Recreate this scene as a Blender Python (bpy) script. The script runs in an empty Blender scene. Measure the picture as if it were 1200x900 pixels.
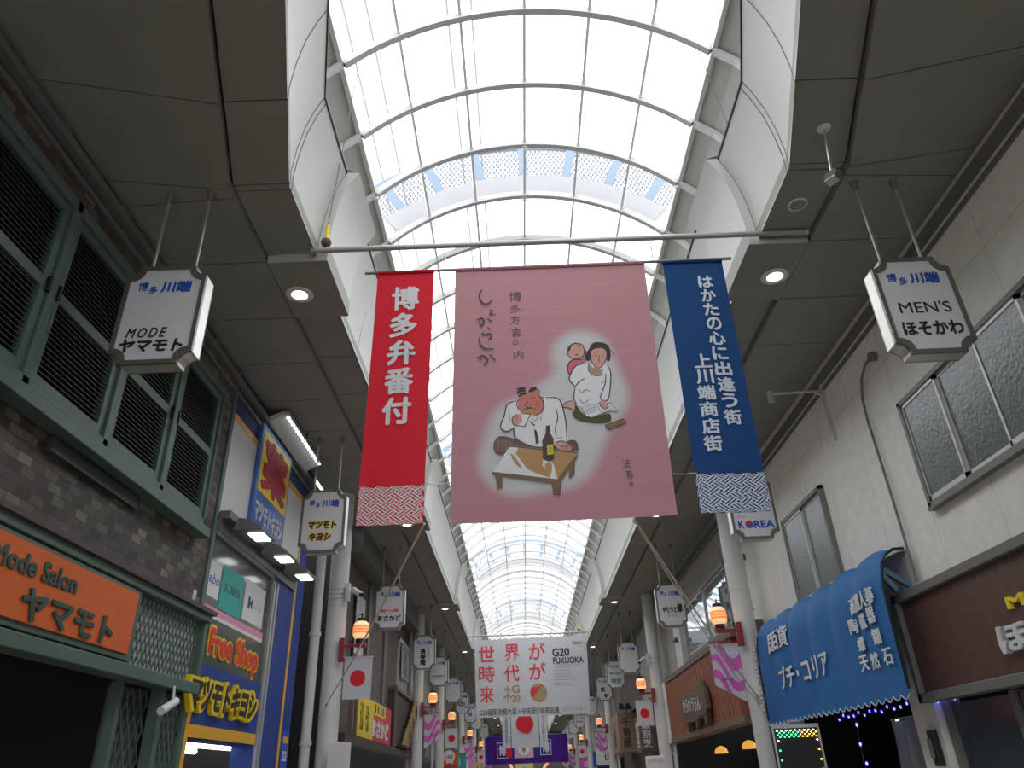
import bpy, bmesh, math, random
from mathutils import Vector, Matrix
random.seed(7)
sc = bpy.context.scene
C = bpy.data.collections.new('arcade'); sc.collection.children.link(C)

# ------------------------------------------------------------------ camera
EYE = 1.6
def cam_setup(f=852.0, pitch=28.39, roll=-2.29, yaw=0.16):
    p, y, r = (math.radians(a) for a in (pitch, yaw, roll))
    fw = Vector((math.sin(y)*math.cos(p), math.cos(y)*math.cos(p), math.sin(p)))
    rt = Vector((math.cos(y), -math.sin(y), 0)); up = rt.cross(fw)
    r2 = rt*math.cos(r) + up*math.sin(r); u2 = -rt*math.sin(r) + up*math.cos(r)
    cd = bpy.data.cameras.new('camera'); cam = bpy.data.objects.new('camera', cd)
    cd.sensor_fit = 'HORIZONTAL'; cd.sensor_width = 36; cd.lens = f/1200*36; cd.clip_start = .05; cd.clip_end = 500
    m = Matrix((r2, u2, -fw)).transposed().to_4x4(); m.translation = (0, 0, EYE)
    cam.matrix_world = m; C.objects.link(cam); sc.camera = cam
cam_setup()
# ------------------------------------------------------------------ world: overcast daylight above the glazed roof
SKY = 2.9
w = bpy.data.worlds.new('overcast'); sc.world = w; w.use_nodes = True
wn = w.node_tree.nodes; wl = w.node_tree.links
bg = wn['Background']; bg.inputs['Strength'].default_value = SKY
tc = wn.new('ShaderNodeTexCoord'); sx = wn.new('ShaderNodeSeparateXYZ'); rp = wn.new('ShaderNodeValToRGB')
wl.new(tc.outputs['Generated'], sx.inputs[0]); wl.new(sx.outputs['Z'], rp.inputs[0]); wl.new(rp.outputs[0], bg.inputs[0])
rp.color_ramp.elements[0].position = 0.0; rp.color_ramp.elements[0].color = (.55, .57, .60, 1)
rp.color_ramp.elements[1].position = .45; rp.color_ramp.elements[1].color = (.96, .98, 1.0, 1)
vs = sc.view_settings
sc.display_settings.display_device = 'sRGB'
vs.view_transform = 'Standard'; vs.look = 'None'; vs.gamma = 1; vs.use_curve_mapping = False; vs.exposure = 0.28

# ------------------------------------------------------------------ materials
def nt(m): return m.node_tree.nodes, m.node_tree.links
def mat(name, col, rough=.6, metal=0.0, emit=0.0, ecol=None, spec=.5, noise=0.0, nscale=6.0, bump=0.0, bscale=40.0, trans=0.0):
    m = bpy.data.materials.new(name); m.use_nodes = True; n, l = nt(m); b = n['Principled BSDF']
    c = (*col, 1); b.inputs['Base Color'].default_value = c
    b.inputs['Roughness'].default_value = rough; b.inputs['Metallic'].default_value = metal
    b.inputs['Specular IOR Level'].default_value = spec
    if emit: b.inputs['Emission Color'].default_value = (*(ecol or col), 1); b.inputs['Emission Strength'].default_value = emit
    if noise or bump:
        t = n.new('ShaderNodeTexCoord')
    if noise:
        tx = n.new('ShaderNodeTexNoise'); tx.inputs['Scale'].default_value = nscale; tx.inputs['Detail'].default_value = 6
        l.new(t.outputs['Object'], tx.inputs['Vector'])
        mr = n.new('ShaderNodeMapRange'); mr.inputs[3].default_value = 1-noise; mr.inputs[4].default_value = 1+noise
        mr.inputs[1].default_value = .3; mr.inputs[2].default_value = .7
        l.new(tx.outputs['Fac'], mr.inputs[0])
        mx = n.new('ShaderNodeVectorMath'); mx.operation = 'SCALE'; mx.inputs[0].default_value = col
        l.new(mr.outputs[0], mx.inputs['Scale']); l.new(mx.outputs[0], b.inputs['Base Color'])
    if bump:
        tb = n.new('ShaderNodeTexNoise'); tb.inputs['Scale'].default_value = bscale; tb.inputs['Detail'].default_value = 4
        l.new(t.outputs['Object'], tb.inputs['Vector'])
        bp = n.new('ShaderNodeBump'); bp.inputs['Strength'].default_value = bump; bp.inputs['Distance'].default_value = .02
        l.new(tb.outputs['Fac'], bp.inputs['Height']); l.new(bp.outputs[0], b.inputs['Normal'])
    return m
def yz_coord(n, l):
    t = n.new('ShaderNodeTexCoord'); s = n.new('ShaderNodeSeparateXYZ'); c = n.new('ShaderNodeCombineXYZ')
    l.new(t.outputs['Object'], s.inputs[0]); l.new(s.outputs['Y'], c.inputs['X']); l.new(s.outputs['Z'], c.inputs['Y'])
    return c.outputs[0], t
def brick_mat(name, cols, mortar, bw, bh, msize, rough=.7, off=.5, bump=.4, mottle=.12):
    m = bpy.data.materials.new(name); m.use_nodes = True; n, l = nt(m); b = n['Principled BSDF']
    co, t = yz_coord(n, l)
    br = n.new('ShaderNodeTexBrick'); l.new(co, br.inputs['Vector'])
    br.inputs['Scale'].default_value = 1; br.inputs['Brick Width'].default_value = bw; br.inputs['Row Height'].default_value = bh
    br.inputs['Mortar Size'].default_value = msize; br.inputs['Mortar Smooth'].default_value = .3; br.offset = off
    br.inputs['Color1'].default_value = (0, 0, 0, 1); br.inputs['Color2'].default_value = (1, 1, 1, 1); br.inputs['Mortar'].default_value = (0, 0, 0, 1)
    cr = n.new('ShaderNodeValToRGB'); cr.color_ramp.interpolation = 'LINEAR'
    el = cr.color_ramp.elements
    el[0].color = (*cols[0], 1); el[1].color = (*cols[-1], 1)
    for i, c in enumerate(cols[1:-1]):
        e = el.new((i+1)/(len(cols)-1)); e.color = (*c, 1)
    l.new(br.outputs['Color'], cr.inputs[0])
    nz = n.new('ShaderNodeTexNoise'); nz.inputs['Scale'].default_value = 9; nz.inputs['Detail'].default_value = 8; l.new(t.outputs['Object'], nz.inputs['Vector'])
    mr = n.new('ShaderNodeMapRange'); mr.inputs[1].default_value = .3; mr.inputs[2].default_value = .7; mr.inputs[3].default_value = 1-mottle; mr.inputs[4].default_value = 1+mottle
    l.new(nz.outputs['Fac'], mr.inputs[0])
    sv = n.new('ShaderNodeVectorMath'); sv.operation = 'SCALE'; l.new(cr.outputs[0], sv.inputs[0]); l.new(mr.outputs[0], sv.inputs['Scale'])
    mx = n.new('ShaderNodeMix'); mx.data_type = 'RGBA'; l.new(br.outputs['Fac'], mx.inputs[0]); l.new(sv.outputs[0], mx.inputs[6]); mx.inputs[7].default_value = (*mortar, 1)
    l.new(mx.outputs[2], b.inputs['Base Color']); b.inputs['Roughness'].default_value = rough
    iv = n.new('ShaderNodeMath'); iv.operation = 'SUBTRACT'; iv.inputs[0].default_value = 1; l.new(br.outputs['Fac'], iv.inputs[1])
    bp = n.new('ShaderNodeBump'); bp.inputs['Strength'].default_value = bump; bp.inputs['Distance'].default_value = .006
    l.new(iv.outputs[0], bp.inputs['Height']); l.new(bp.outputs[0], b.inputs['Normal'])
    return m
def wood_mat(name, c1, c2, scale=9.0, rough=.55, axis='Y'):
    m = bpy.data.materials.new(name); m.use_nodes = True; n, l = nt(m); b = n['Principled BSDF']
    t = n.new('ShaderNodeTexCoord'); mp = n.new('ShaderNodeMapping'); l.new(t.outputs['Object'], mp.inputs[0])
    mp.inputs['Scale'].default_value = (scale, scale, scale*.06) if axis == 'Z' else (scale, scale*.06, scale)
    nz = n.new('ShaderNodeTexNoise'); nz.inputs['Scale'].default_value = 1.6; nz.inputs['Detail'].default_value = 6; l.new(mp.outputs[0], nz.inputs['Vector'])
    cr = n.new('ShaderNodeValToRGB'); cr.color_ramp.elements[0].position = .35; cr.color_ramp.elements[1].position = .65
    cr.color_ramp.elements[0].color = (*c1, 1); cr.color_ramp.elements[1].color = (*c2, 1)
    l.new(nz.outputs['Fac'], cr.inputs[0]); l.new(cr.outputs[0], b.inputs['Base Color']); b.inputs['Roughness'].default_value = rough
    return m
def cloth_mat(name, col, bump=.25, scale=(2.0, 2.0, 9.0), sheer=.25):
    m = bpy.data.materials.new(name); m.use_nodes = True; n, l = nt(m); b = n['Principled BSDF']
    b.inputs['Base Color'].default_value = (*col, 1); b.inputs['Roughness'].default_value = .85; b.inputs['Specular IOR Level'].default_value = .15
    t = n.new('ShaderNodeTexCoord'); mp = n.new('ShaderNodeMapping'); mp.inputs['Scale'].default_value = scale; l.new(t.outputs['Object'], mp.inputs[0])
    nz = n.new('ShaderNodeTexNoise'); nz.inputs['Scale'].default_value = 1.1; nz.inputs['Detail'].default_value = 3; l.new(mp.outputs[0], nz.inputs['Vector'])
    bp = n.new('ShaderNodeBump'); bp.inputs['Strength'].default_value = bump; bp.inputs['Distance'].default_value = .03
    l.new(nz.outputs['Fac'], bp.inputs['Height']); l.new(bp.outputs[0], b.inputs['Normal'])
    tr = n.new('ShaderNodeBsdfTranslucent'); tr.inputs[0].default_value = (*col, 1); l.new(bp.outputs[0], tr.inputs['Normal'])
    ms = n.new('ShaderNodeMixShader'); ms.inputs[0].default_value = sheer; o = n['Material Output']
    l.new(b.outputs[0], ms.inputs[1]); l.new(tr.outputs[0], ms.inputs[2]); l.new(ms.outputs[0], o.inputs[0])
    return m
def glass_mat(name, tint, clear=.9, rough=.05):
    m = bpy.data.materials.new(name); m.use_nodes = True; n, l = nt(m); o = n['Material Output']; b = n['Principled BSDF']
    b.inputs['Base Color'].default_value = (.9, .92, .95, 1); b.inputs['Roughness'].default_value = rough
    tr = n.new('ShaderNodeBsdfTransparent'); tr.inputs[0].default_value = (*tint, 1)
    ms = n.new('ShaderNodeMixShader'); ms.inputs[0].default_value = clear
    l.new(b.outputs[0], ms.inputs[1]); l.new(tr.outputs[0], ms.inputs[2]); l.new(ms.outputs[0], o.inputs[0])
    return m
def roof_mat():
    m = bpy.data.materials.new('roof_polycarbonate'); m.use_nodes = True; n, l = nt(m); o = n['Material Output']; n.remove(n['Principled BSDF'])
    tr = n.new('ShaderNodeBsdfTransparent'); tr.inputs[0].default_value = (.96, .98, 1, 1)
    tl = n.new('ShaderNodeBsdfTranslucent'); tl.inputs[0].default_value = (.95, .97, 1, 1)
    ms = n.new('ShaderNodeMixShader'); ms.inputs[0].default_value = .10
    l.new(tr.outputs[0], ms.inputs[1]); l.new(tl.outputs[0], ms.inputs[2]); l.new(ms.outputs[0], o.inputs[0])
    return m
M = {}
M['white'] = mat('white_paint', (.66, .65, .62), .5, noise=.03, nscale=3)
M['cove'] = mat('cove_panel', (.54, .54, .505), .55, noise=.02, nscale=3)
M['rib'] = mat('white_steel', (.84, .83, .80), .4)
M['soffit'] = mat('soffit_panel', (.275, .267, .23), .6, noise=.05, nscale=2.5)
M['dark'] = mat('dark_gap', (.02, .02, .02), .8)
M['black'] = mat('black_paint', (.012, .012, .012), .5)
M['trimg'] = mat('grey_trim', (.16, .155, .14), .5)
M['floor'] = mat('paving_tile', (.34, .31, .28), .55, noise=.12, nscale=4)
M['roof'] = roof_mat()
M['brick'] = brick_mat('grey_brown_tile', [(.048, .039, .032), (.075, .062, .05), (.105, .088, .072), (.20, .17, .14)], (.045, .04, .035), .15, .07, .004)
M['brickC'] = brick_mat('brown_brick', [(.11, .085, .07), (.14, .11, .09), (.17, .135, .11)], (.07, .06, .05), .24, .075, .005)
M['beige'] = brick_mat('beige_panel_wall', [(.78, .75, .685), (.80, .77, .70), (.82, .79, .72)], (.52, .50, .45), .93, 2.6, .004, .65, 0.0, .25, .06)
M['greyp'] = brick_mat('grey_panel_wall', [(.36, .345, .32), (.40, .38, .355)], (.2, .19, .18), .62, 4.0, .006, .6, 0.0)
M['green'] = mat('green_paint', (.085, .135, .105), .5, noise=.12, nscale=5)
M['louvre'] = mat('dark_louvre', (.045, .05, .042), .6)
M['orange'] = mat('orange_sign', (.68, .13, .018), .7, noise=.04)
M['signgreen'] = mat('dark_green_letters', (.03, .07, .055), .5)
M['lattice'] = mat('lattice_back', (.62, .62, .58), .6)
M['dimback'] = mat('dim_backing', (.10, .10, .09), .8)
M['navy'] = mat('navy_facade', (.012, .03, .12), .6)
M['blue'] = mat('blue_facade', (.010, .045, .27), .6)
M['yellow'] = mat('yellow_paint', (.85, .62, .02), .4)
M['amber'] = mat('amber_paint', (.80, .42, .03), .4)
M['whitep'] = mat('white_panel', (.72, .72, .70), .45)
M['signface'] = mat('sign_face_acrylic', (.68, .68, .69), .35)
M['bronze'] = mat('bronze_frame', (.22, .20, .175), .4, .6)
M['steel'] = mat('brushed_steel', (.62, .60, .56), .35, .7, noise=.06, nscale=8)
M['chrome'] = mat('grey_pole', (.42, .39, .37), .4, .5)
M['signblue'] = mat('blue_letters', (.02, .09, .45), .5)
M['ink'] = mat('black_letters', (.02, .02, .02), .5)
M['redl'] = mat('red_letters', (.75, .03, .03), .5)
M['greenl'] = mat('green_letters', (.02, .28, .12), .5)
M['pinkl'] = mat('pale_red_letters', (.85, .35, .33), .5)
M['redcloth'] = cloth_mat('red_cloth', (.66, .028, .045))
M['bluecloth'] = cloth_mat('blue_cloth', (.018, .065, .185))
M['whitecloth'] = cloth_mat('white_cloth', (.60, .60, .62))
M['silver'] = mat('silver_print', (.62, .62, .62), .7)
M['bluesilver'] = mat('pale_blue_print', (.58, .62, .68), .7)
M['redbr'] = mat('dark_red_bracket', (.30, .02, .03), .45)
M['magenta'] = mat('magenta_print', (.70, .12, .50), .8)
M['hinomaru'] = mat('red_disc', (.70, .015, .03), .8)
M['rope'] = mat('beige_rope', (.66, .61, .53), .9)
M['awning'] = mat('blue_awning', (.009, .125, .36), .65, noise=.08, nscale=3, bump=.12, bscale=7)
M['awnlet'] = mat('awning_letters', (.75, .75, .72), .6)
M['brown'] = mat('brown_stone', (.115, .062, .05), .35, noise=.2, nscale=14)
M['alu'] = mat('aluminium', (.60, .60, .57), .4, .5)
M['frame'] = mat('dark_window_frame', (.20, .20, .18), .45, .3)
M['frost'] = mat('frosted_glass', (.085, .105, .105), .18, spec=.7, bump=.14, bscale=30)
M['dglass'] = mat('dark_glass', (.035, .045, .045), .06, spec=.8)
M['mirrorglass'] = mat('reflecting_glass', (.45, .50, .53), .04, .75)
M['wood'] = wood_mat('red_brown_boards', (.25, .075, .035), (.36, .125, .06), 10, axis='Z')
M['carved'] = wood_mat('carved_brown_wood', (.085, .05, .035), (.14, .085, .06), 8)
M['plankw'] = wood_mat('weathered_plank', (.22, .12, .05), (.40, .25, .11), 9, axis='Z')
M['dkbrown'] = mat('dark_brown_boards', (.07, .05, .042), .6, noise=.1)
M['ledge'] = mat('brown_ledge', (.17, .115, .09), .6)
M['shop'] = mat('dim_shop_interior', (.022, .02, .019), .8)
M['lamp'] = mat('lit_lamp', (1, .95, .85), .4, emit=3.2, ecol=(1, .84, .56))
M['tube'] = mat('lit_tube', (1, 1, 1), .4, emit=5.0, ecol=(.92, .97, 1))
M['flood'] = mat('lit_flood_glass', (1, 1, 1), .3, emit=2.6, ecol=(.95, .98, 1))
M['led'] = mat('white_led', (1, 1, 1), .3, emit=6.0, ecol=(.85, .95, 1))
M['shade'] = mat('orange_glass_shade', (.8, .45, .08), .4, emit=.55, ecol=(1, .5, .08))
M['teal'] = mat('teal_poster', (.02, .38, .33), .5)
M['pinkst'] = mat('pink_stripe', (.72, .28, .45), .5)
M['purple'] = cloth_mat('purple_cloth', (.07, .02, .24), sheer=.1)
M['crest'] = mat('pale_crest_print', (.62, .55, .68), .8)
M['pinkcl2'] = cloth_mat('pink_cloth_plain', (.72, .38, .42))
M['yelcl'] = cloth_mat('yellow_cloth', (.75, .66, .12))
M['bluerail'] = mat('blue_grey_railing', (.13, .21, .30), .6)
M['ribarc'] = mat('pale_grey_steel', (.55, .54, .52), .5)
M['deck'] = mat('catwalk_deck', (.33, .32, .325), .6)
def led_col(k): return M.setdefault('led_'+k[0], mat(k[0]+'_led', k[1], .3, emit=k[2]))

# ------------------------------------------------------------------ mesh builder; the street falls gently beyond y = 12
def fall(y): return -.010*max(0.0, y-12.0)
class MB:
    def __init__(s): s.v = []; s.f = []
    def add(s, vs, fs):
        k = len(s.v); s.v += [Vector(p) for p in vs]; s.f += [[k+i for i in f] for f in fs]; return s
    def box(s, x0, x1, y0, y1, z0, z1):
        x0, x1 = sorted((x0, x1)); y0, y1 = sorted((y0, y1)); z0, z1 = sorted((z0, z1))
        return s.add([(x, y, z) for z in (z0, z1) for y in (y0, y1) for x in (x0, x1)],
                     [(0, 2, 3, 1), (4, 5, 7, 6), (0, 1, 5, 4), (2, 6, 7, 3), (0, 4, 6, 2), (1, 3, 7, 5)])
    def bar(s, a, b, w, h, up=(0, 0, 1)):
        a = Vector(a); b = Vector(b); d = (b-a).normalized(); u = Vector(up)
        if abs(d.dot(u)) > .98: u = Vector((0, 1, 0))
        r = d.cross(u).normalized()*w/2; t = r.cross(d).normalized()*h/2
        vs = [p+i*r+j*t for p in (a, b) for i, j in ((-1, -1), (1, -1), (1, 1), (-1, 1))]
        return s.add(vs, [(0, 1, 2, 3), (7, 6, 5, 4), (0, 4, 5, 1), (1, 5, 6, 2), (2, 6, 7, 3), (3, 7, 4, 0)])
    def tube(s, pts, r, n=8, closed=False):
        pts = [Vector(p) for p in pts]; m = len(pts); rings = []
        for i, p in enumerate(pts):
            a = pts[(i-1) % m] if (closed or i) else p; b = pts[(i+1) % m] if (closed or i < m-1) else p
            d = (b-a).normalized(); u = Vector((0, 0, 1)) if abs(d.z) < .9 else Vector((0, 1, 0))
            x = d.cross(u).normalized(); y = x.cross(d).normalized()
            rr = r[i] if isinstance(r, (list, tuple)) else r
            rings.append([p+rr*(math.cos(2*math.pi*k/n)*x+math.sin(2*math.pi*k/n)*y) for k in range(n)])
        fs = []
        for i in range(m if closed else m-1):
            j = (i+1) % m
            for k in range(n): fs.append((i*n+k, j*n+k, j*n+(k+1) % n, i*n+(k+1) % n))
        if not closed: fs += [tuple(range(n)), tuple(range((m-1)*n, m*n))[::-1]]
        return s.add([v for r_ in rings for v in r_], fs)
    def lathe(s, o, prof, n=20, axis=(0, 0, 1), cap=True):
        o = Vector(o); a = Vector(axis).normalized(); u = Vector((1, 0, 0)) if abs(a.x) < .9 else Vector((0, 1, 0))
        x = a.cross(u).normalized(); y = a.cross(x)
        vs = [o+a*h+r*(math.cos(2*math.pi*k/n)*x+math.sin(2*math.pi*k/n)*y) for r, h in prof for k in range(n)]
        fs = [(i*n+k, i*n+(k+1) % n, (i+1)*n+(k+1) % n, (i+1)*n+k) for i in range(len(prof)-1) for k in range(n)]
        if cap: fs += [tuple(range(n))[::-1], tuple(range((len(prof)-1)*n, len(prof)*n))]
        return s.add(vs, fs)
    def prism(s, pts, d):                       # closed outline of 3D points pushed along the vector d
        n = len(pts); d = Vector(d); p = [Vector(q) for q in pts]
        return s.add(p+[q+d for q in p], [tuple(range(n)), tuple(range(n, 2*n))[::-1]]+[(i, n+i, n+(i+1) % n, (i+1) % n) for i in range(n)])
    def sheet(s, rows, closed=False):           # grid of points
        n = len(rows[0]); vs = [p for r in rows for p in r]
        return s.add(vs, [(i*n+k, i*n+k+1, (i+1)*n+k+1, (i+1)*n+k) for i in range(len(rows)-1) for k in range(n-1)])
    def mesh(s, name, m, org=Vector((0, 0, 0))):
        me = bpy.data.meshes.new(name)
        me.from_pydata([(p.x-org.x, p.y-org.y, p.z+fall(p.y)-org.z) for p in s.v], [], s.f)
        bm = bmesh.new(); bm.from_mesh(me); bmesh.ops.recalc_face_normals(bm, faces=bm.faces); bm.to_mesh(me); bm.free()
        me.materials.append(m); return me
    def build(s, name, m, parent=None, smooth=False, bevel=0.0, org=None):
        og = Vector((0, 0, 0))
        if parent is not None: og = parent['_o'] if False else ORG[parent.name]
        elif org is not None: og = Vector(org); og.z += fall(og.y)
        o = bpy.data.objects.new(name, s.mesh(name, m, og)); C.objects.link(o)
        ORG[o.name] = og
        if parent is not None: o.parent = parent
        else: o.location = og
        if parent is not None and parent.type == 'EMPTY': pass
        elif parent is not None and parent.parent is None and parent.type == 'MESH': pass
        if smooth:
            for p in o.data.polygons: p.use_smooth = True
            if smooth != 'all': o.data.set_sharp_from_angle(angle=math.radians(40))
        if bevel:
            b = o.modifiers.new('bevel', 'BEVEL'); b.width = bevel; b.segments = 2; b.limit_method = 'ANGLE'
        return o
ORG = {}
def thing(name, label, cat, loc, group=None):
    o = bpy.data.objects.new(name, None); C.objects.link(o); o.empty_display_size = .1
    l = Vector(loc); l.z += fall(l.y); o.location = l; ORG[o.name] = l.copy()
    o['label'] = label; o['category'] = cat
    if group: o['group'] = group
    return o
def tag(o, label, cat, group=None):
    o['label'] = label; o['category'] = cat
    if group: o['group'] = group
    return o
def struct(o): o['kind'] = 'structure'; return o
def dup_tree(o, loc, label=None, dz=0.0):
    l = Vector(loc); l.z += fall(l.y)
    r = o.copy(); C.objects.link(r); r.location = l; ORG[r.name] = l
    if label: r['label'] = label
    def kids(src, dst):
        for c in list(src.children):
            d = c.copy(); C.objects.link(d); d.parent = dst; kids(c, d)
    kids(o, r); return r
# ------------------------------------------------------------------ lettering
X = Vector((1, 0, 0)); Y = Vector((0, 1, 0)); Z = Vector((0, 0, 1))
_tc = {}
def glyphs(body, bold, line, sp, shear):
    k = (body, bold, line, sp, shear)
    if k not in _tc:
        extra = bold if bold > .006 else 0.0
        if extra: bold = 0.0
        cu = bpy.data.curves.new('t', 'FONT'); cu.body = body; cu.size = 1; cu.offset = bold; cu.space_line = line; cu.space_character = sp
        cu.align_x = 'CENTER'; cu.shear = shear; cu.resolution_u = 3; cu.fill_mode = 'FRONT'
        o = bpy.data.objects.new('t', cu); C.objects.link(o)
        dg = bpy.context.evaluated_depsgraph_get(); me = bpy.data.meshes.new_from_object(o.evaluated_get(dg))
        vs = [v.co.copy() for v in me.vertices]; fs = [tuple(p.vertices) for p in me.polygons]
        if extra > 0:                        # heavier strokes: the glyph repeated on a small circle
            v0, f0 = vs, fs; vs, fs = [], []
            for q in range(8):
                k0 = len(vs); d = Vector((extra*math.cos(q*math.pi/4), extra*math.sin(q*math.pi/4), 0))
                vs += [v+d+Vector((0, 0, q)) for v in v0]; fs += [tuple(i+k0 for i in f) for f in f0]
        bpy.data.objects.remove(o); bpy.data.curves.remove(cu); bpy.data.meshes.remove(me)
        _tc[k] = (vs, fs)
    return _tc[k]
def letters(mb, body, ctr, R, U, w, h, bold=0.0, line=1.0, sp=1.0, shear=0.0, deep=.004, wf=None, slant=0.0):
    """fit the text into a w x h box round ctr; R, U are the reading and up directions; deep = thickness towards the reader"""
    vs, fs = glyphs(body, bold, line, sp, shear)
    if not vs: return mb
    x0 = min(v.x for v in vs); x1 = max(v.x for v in vs); y0 = min(v.y for v in vs); y1 = max(v.y for v in vs)
    if w is None: w = (x1-x0)*h/max(y1-y0, 1e-6)
    if h is None: h = (y1-y0)*w/max(x1-x0, 1e-6)
    N = R.cross(U); c = Vector(ctr); P = []; lift = []
    for v in vs:
        a = ((v.x-x0)/max(x1-x0, 1e-6)-.5)*w; b = ((v.y-y0)/max(y1-y0, 1e-6)-.5)*h
        p = c+R*a+U*(b+slant*a)
        if wf: p = wf(p)
        P.append(p); lift.append(.00025*v.z)
    n = len(P); eg = {}
    for f in fs:
        for i in range(len(f)):
            e = (f[i], f[(i+1) % len(f)]); k = (min(e), max(e))
            eg.setdefault(k, []).append(e)
    F = [tuple(i+n for i in f) for f in fs]
    for k, e in eg.items():
        if len(e) == 1: a, b = e[0]; F.append((a, b, b+n, a+n))
    return mb.add(P+[p+N*(deep+q) for p, q in zip(P, lift)], F)
def text(name, body, ctr, R, U, w, h, m, parent, **k):
    return letters(MB(), body, ctr, R, U, w, h, **k).build(name, m, parent)
# ================================================================== SETTING
CX = .31; XL = -3.18; XR = 3.83; Y0 = -12.0; Y1 = 78.0
FOLD = 4.5
def hw(y):                                   # half width of the opening between the two soffits
    return 2.08 if y >= FOLD else 2.08-.27*(FOLD-max(y, 1.6))
PORT = [5.42+7.5*k for k in range(9)]; PD = .94      # frames across the soffit that carry the downlights
struct(MB().box(-7, 8, Y0, 12, -.2, 0).box(-7, 8, 12, Y1+4, -.2, 0).build('floor', M['floor']))
def soffit(s):
    xw = XL if s < 0 else XR; X_ = lambda d: CX+s*d
    body = MB(); seam = MB(); por = MB()
    rows = []                                # (inner y, outer y) seam positions
    y = FOLD-.01; rows.append((y, y-.18))
    for k in range(1, 6): rows.append((3.65-.9*(k-1), 3.34-.9*(k-1)))
    rows += [(-3, -3), (-7, -7), (Y0, Y0)]
    rows = rows[::-1]; rows += [(4.56, 4.62)]
    yy = 5.42
    while yy < Y1: rows.append((yy, yy)); yy += .9375
    g = .006
    for (a, ao), (b, bo) in zip(rows, rows[1:]):
        inport = any(abs(a-p) < .02 for p in PORT)
        zi = 5.92 if inport else 6.0
        ia, ib = hw(a)-(.10 if inport else 0), hw(b)-(.10 if inport else 0)
        sa, sb = hw(a)+.47, hw(b)+.47
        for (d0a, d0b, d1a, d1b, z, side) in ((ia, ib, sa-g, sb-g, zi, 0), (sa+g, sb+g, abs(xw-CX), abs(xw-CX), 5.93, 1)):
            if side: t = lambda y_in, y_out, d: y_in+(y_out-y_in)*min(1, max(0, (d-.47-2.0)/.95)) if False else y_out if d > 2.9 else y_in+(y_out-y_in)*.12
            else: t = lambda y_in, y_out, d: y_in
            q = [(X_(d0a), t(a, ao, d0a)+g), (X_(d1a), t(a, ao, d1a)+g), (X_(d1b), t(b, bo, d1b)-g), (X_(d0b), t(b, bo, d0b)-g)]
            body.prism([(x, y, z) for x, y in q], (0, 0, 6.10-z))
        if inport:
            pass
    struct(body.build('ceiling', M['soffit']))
    bk = MB()
    for a, b in ((Y0, 1.6), (1.6, FOLD), (FOLD, Y1)):
        bk.prism([(X_(hw(a)+.02), a, 6.085), (xw, a, 6.085), (xw, b, 6.085), (X_(hw(b)+.02), b, 6.085)], (0, 0, .12))
    bk.prism([(X_(hw(FOLD)+.02), FOLD-.1, 6.03), (xw, FOLD-.3, 6.03), (xw, 4.7, 6.03), (X_(hw(FOLD)+.02), 4.7, 6.03)], (0, 0, .06))
    struct(bk.build('ceiling', M['dark']))
    tr = MB().box(xw, xw-s*.07, Y0, Y1, 5.86, 5.93).box(xw, xw-s*.025, Y0, Y1, 5.76, 5.80)
    struct(tr.build('trim_1', M['trimg']))
    # coves
    cv = [(0, 5.985), (-.004, 6.15), (.02, 6.4), (.065, 6.65), (.13, 6.86), (.20, 7.02)]
    m = MB()
    for a, b in ((Y0, 1.6), (1.6, FOLD), (FOLD, Y1)):
        m.sheet([[(X_(hw(y)-d), y, z) for d, z in cv] for y in (a, b)])
        m.sheet([[(X_(hw(y)-d+.03), y, z+.02) for d, z in cv] for y in (a, b)])
        m.sheet([[(X_(hw(y)-.2), y, 7.02) if k == 0 else (X_(hw(y)-.17), y, 7.04) for k in (0, 1)] for y in (a, b)])
    struct(m.build('wall_left_upper' if s < 0 else 'wall_right_upper', M['cove'], smooth=True))
    rail = MB(); sm = MB()
    for a, b in ((Y0, 1.6), (1.6, FOLD), (FOLD, Y1)):
        rail.bar((X_(hw(a)-.205), a, 7.035), (X_(hw(b)-.205), b, 7.035), .012, .03)
    for y, _ in rows:
        if y < 40 and y > -2: sm.tube([(X_(hw(y)-d-.002), y, z) for d, z in cv], .0045, 5)
    struct(rail.build('trim_2', M['dark'])); struct(sm.build('trim_3', M['trimg']))
    # portal frames: inset cove over each box
    for p in PORT:
        pm = MB(); ins = [(.10, 5.92), (.095, 6.15), (.12, 6.4), (.165, 6.65), (.24, 6.88), (.33, 7.02)]
        pm.sheet([[(X_(hw(p)-d), y, z) for d, z in ins] for y in (p, p+PD)])
        for y in (p, p+PD):
            pm.sheet([[(X_(hw(p)-d), y, z) for d, z in ins], [(X_(hw(p)-d+.13), y, z+.01) for d, z in ins]])
        pm.sheet([[(X_(hw(p)-.33), y, 7.02), (X_(hw(p)-.12), y, 7.1)] for y in (p, p+PD)])
        pm.box(X_(2.08+.46), X_(2.08-.10), p-.008, p-.002, 5.915, 6.0)
        struct(pm.build('trim_4', M['cove'], smooth=True))
    # shell outside the glass
    sh = MB(); pr = [(1.95, 8.2), (2.14, 8.04), (2.30, 7.82), (2.42, 7.5), (2.44, 6.1)]
    sh.sheet([[(X_(d), y, z) for d, z in pr] for y in (Y0, 12, Y1)])
    sh.sheet([[(X_(d+.03), y, z+.02) for d, z in pr] for y in (Y0, 12, Y1)])
    struct(sh.build('wall_left_upper' if s < 0 else 'wall_right_upper', M['cove']))
    struct(MB().bar((X_(1.94), Y0, 8.19), (X_(1.94), 12, 8.19), .05, .07).bar((X_(1.94), 12, 8.19), (X_(1.94), Y1, 8.19), .05, .07).build('trim_5', M['rib']))
for s in (-1, 1): soffit(s)
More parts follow.
